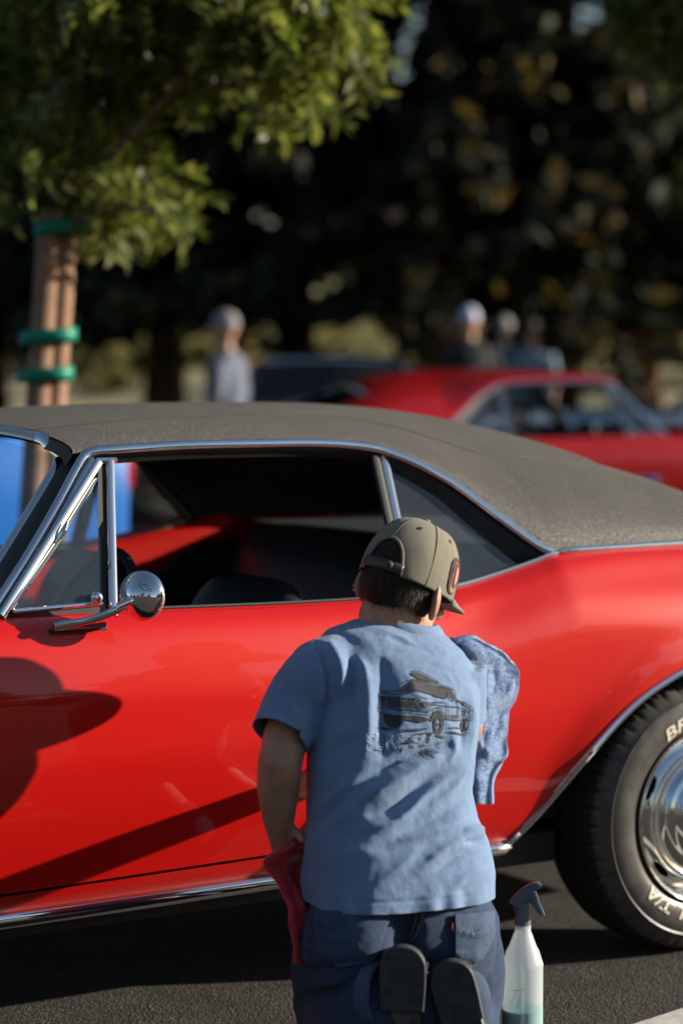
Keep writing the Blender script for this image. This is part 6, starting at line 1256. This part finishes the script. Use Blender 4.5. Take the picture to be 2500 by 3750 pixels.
# ------------------------------------------------------------------ redwood grove
def redwood(x, y, hgt, r0, low, nclump, label, spread=1.0, seed=0, lit_share=0.15, top=0.0):
    o = empty('redwood_tree', (x, y, 0), 0, label, 'tree', 'redwood grove'); g_ = np.random.default_rng(seed)
    b = MB(); k = 16; b.loft([[((r0 * (1 - 0.85 * t) + 0.10 * max(0, 1 - t * 12)) * (1 + 0.10 * math.sin(a * 5 + t * 9)) * math.cos(a), (r0 * (1 - 0.85 * t) + 0.10 * max(0, 1 - t * 12)) * (1 + 0.10 * math.sin(a * 5 + t * 9)) * math.sin(a), hgt * t - 0.05) for a in np.linspace(0, 2 * math.pi, 20, endpoint=False)] for t in np.linspace(0, 1, k)])
    Cs = []; Ds = []
    for i in range(nclump):
        z = low + (hgt - low) * g_.random() ** 1.6; f = (z - low) / (hgt - low); ln = spread * (2.9 * (1 - f) ** 0.7 + 0.5) * g_.uniform(0.65, 1.1); a = g_.uniform(0, 2 * math.pi)
        e = np.array([math.cos(a), math.sin(a), 0]); s0 = np.array([0, 0, z]) + e * r0 * 0.6; mid = s0 + e * ln * .5 + np.array([0, 0, -0.05 * ln]); tip = s0 + e * ln + np.array([0, 0, -0.32 * ln])
        if i % 3 == 0: b.tube([s0, mid, tip], [0.03, 0.018, 0.006], 5)
        n = int(52 * (ln / 2 + 0.4)); t = g_.random(n) ** 0.75; P = s0 + (mid - s0) * np.minimum(1, t * 2)[:, None] + (tip - mid) * np.clip(t * 2 - 1, 0, 1)[:, None]
        P = P + g_.normal(0, 1, (n, 3)) * np.array([0.20, 0.20, 0.13]) * (0.5 + t)[:, None]; Cs.append(P); Ds.append(unit(e + np.array([0, 0, -0.45]) + g_.normal(0, 0.55, (n, 3))))
    b.build('trunk', M['bark'], o); C_ = np.vstack(Cs); D_ = np.vstack(Ds); n = len(C_)
    kp = np.array([mnoise.noise(Vector(((x + q[0]) * 2.0, q[2] * 2.4, 5.2))) for q in C_]) < 0.12      # ragged gaps in the grove
    C_ = C_[kp]; D_ = D_[kp]; n = len(C_)
    Nn = unit(np.cross(D_, g_.normal(0, 1, (n, 3))) + np.array([0, 0, .5])); V, Fq = leaf_quads(C_, D_, Nn, g_.uniform(.26, .50, n), g_.uniform(.11, .22, n))
    cr = fast_mesh('crown', V, Fq, M['needle'], o); cr.data.materials.append(M['needle_lit']); mi = (g_.random(n) < lit_share).astype(np.int32); cr.data.polygons.foreach_set('material_index', mi); return o  # a random share of leaves gets the painted sunlit colour
RW = [(-60, 31.0, .30), (600, 30.0, .24), (1080, 33.0, .28), (1610, 29.0, .30), (2050, 33.0, .27), (2330, 30.0, .30), (2760, 31.0, .3), (850, 39.0, .3), (1830, 41.0, .3), (-560, 33.0, .3), (3200, 32.0, .3), (3700, 35.0, .3), (4300, 33.0, .32), (5000, 36, .3)]
NAMES = ['leftmost', 'with its trunk above the parked cars left of the plaid-shirted person', 'behind the black car', 'with the tall trunk behind the white-capped person', 'right of the grey-topped person', 'with trunk near the right edge', 'at the far right edge', 'second row, behind the plaid-shirted person', 'second row, right of centre', 'beyond the left edge', 'beyond the right edge, nearest', 'beyond the right edge, second', 'beyond the right edge, third', 'beyond the right edge, farthest']
for i, ((px, d, r0), nm) in enumerate(zip(RW, NAMES)):
    p = at(px, 1270, d); redwood(p[0], p[1], 24 + (i * 37 % 5), r0 * 0.85, 2.5 + 0.35 * (i % 3), (360 if d < 35 else 120) if px < 3000 else 160, 'tall dark redwood tree, ' + nm, 1.15, 100 + i, 0.22 if 900 < px < 1700 else 0.09)  # trees around the middle carry more of the painted sunlit leaves
# ---- sunlit scrub and weeds beyond the grove: one blurred mass
VV = []; FF = []
for i in range(34):
    px = -300 + 3200 * i / 33 + rng.uniform(-60, 60); d = rng.uniform(44, 66); p = at(px, 1270, d); z0 = 1.6 * float(smoothstep(0.02, 0.6, (p[1] - 27) / 90)); n = 800; r = rng.uniform(0.9, 1.9)
    C_ = unit(rng.normal(0, 1, (n, 3))) * (rng.random((n, 1)) ** .4) * np.array([r, r, r * 0.8]) + np.array([p[0], p[1], z0 + r * .5]); D_ = unit(rng.normal(0, 1, (n, 3)) + [0, 0, .6]); Nn = unit(np.cross(D_, rng.normal(0, 1, (n, 3))))
    V, Fq = leaf_quads(C_, D_, Nn, rng.uniform(.14, .28, n), rng.uniform(.06, .12, n)); FF.append(Fq + sum(len(q) for q in VV)); VV.append(V)
tag(fast_mesh('scrub', np.vstack(VV), np.vstack(FF), M['shrubleaf'], None), 'sunlit dry scrub on the slope behind the redwood trunks', 'scrub', kind='stuff')
# ------------------------------------------------------------------ what stands behind the camera and shows in the paint
for i, (x, y) in enumerate([(-16, -22), (-9, -26), (-1, -24), (7, -27), (-24, -18), (-30, -26)]):
    redwood(x, y, 9 + i % 3, .26, 1.8, 150, 'redwood tree across the car park behind the viewer, ' + ['third from the left', 'fourth from the left', 'fifth from the left', 'rightmost', 'second from the left', 'leftmost'][i], 1.3, 300 + i)
for i, (x, y) in enumerate([(-17, 30), (-20, 24), (-24, 31), (-27, 20), (-31, 27), (-36, 18), (-14, 36)]):
    redwood(x, y, 24 + i % 3, .3, 3.0, 190, 'tall redwood out of view on the left, ' + ['next to the frame', 'second nearest', 'third from the frame', 'fourth from the frame', 'fifth from the frame', 'farthest out', 'in the back row'][i], 1.4, 400 + i)
for i, (x, y) in enumerate([(30, -11), (26, -15), (34, -14), (23, -19), (38, -10)]):
    redwood(x, y, 8 + i % 3, .26, 1.8, 150, 'redwood tree beyond the right edge, mirrored in the fender, ' + ['second from the road', 'middle one', 'fourth from the road', 'farthest from the road', 'nearest the road'][i], 1.2, 500 + i)
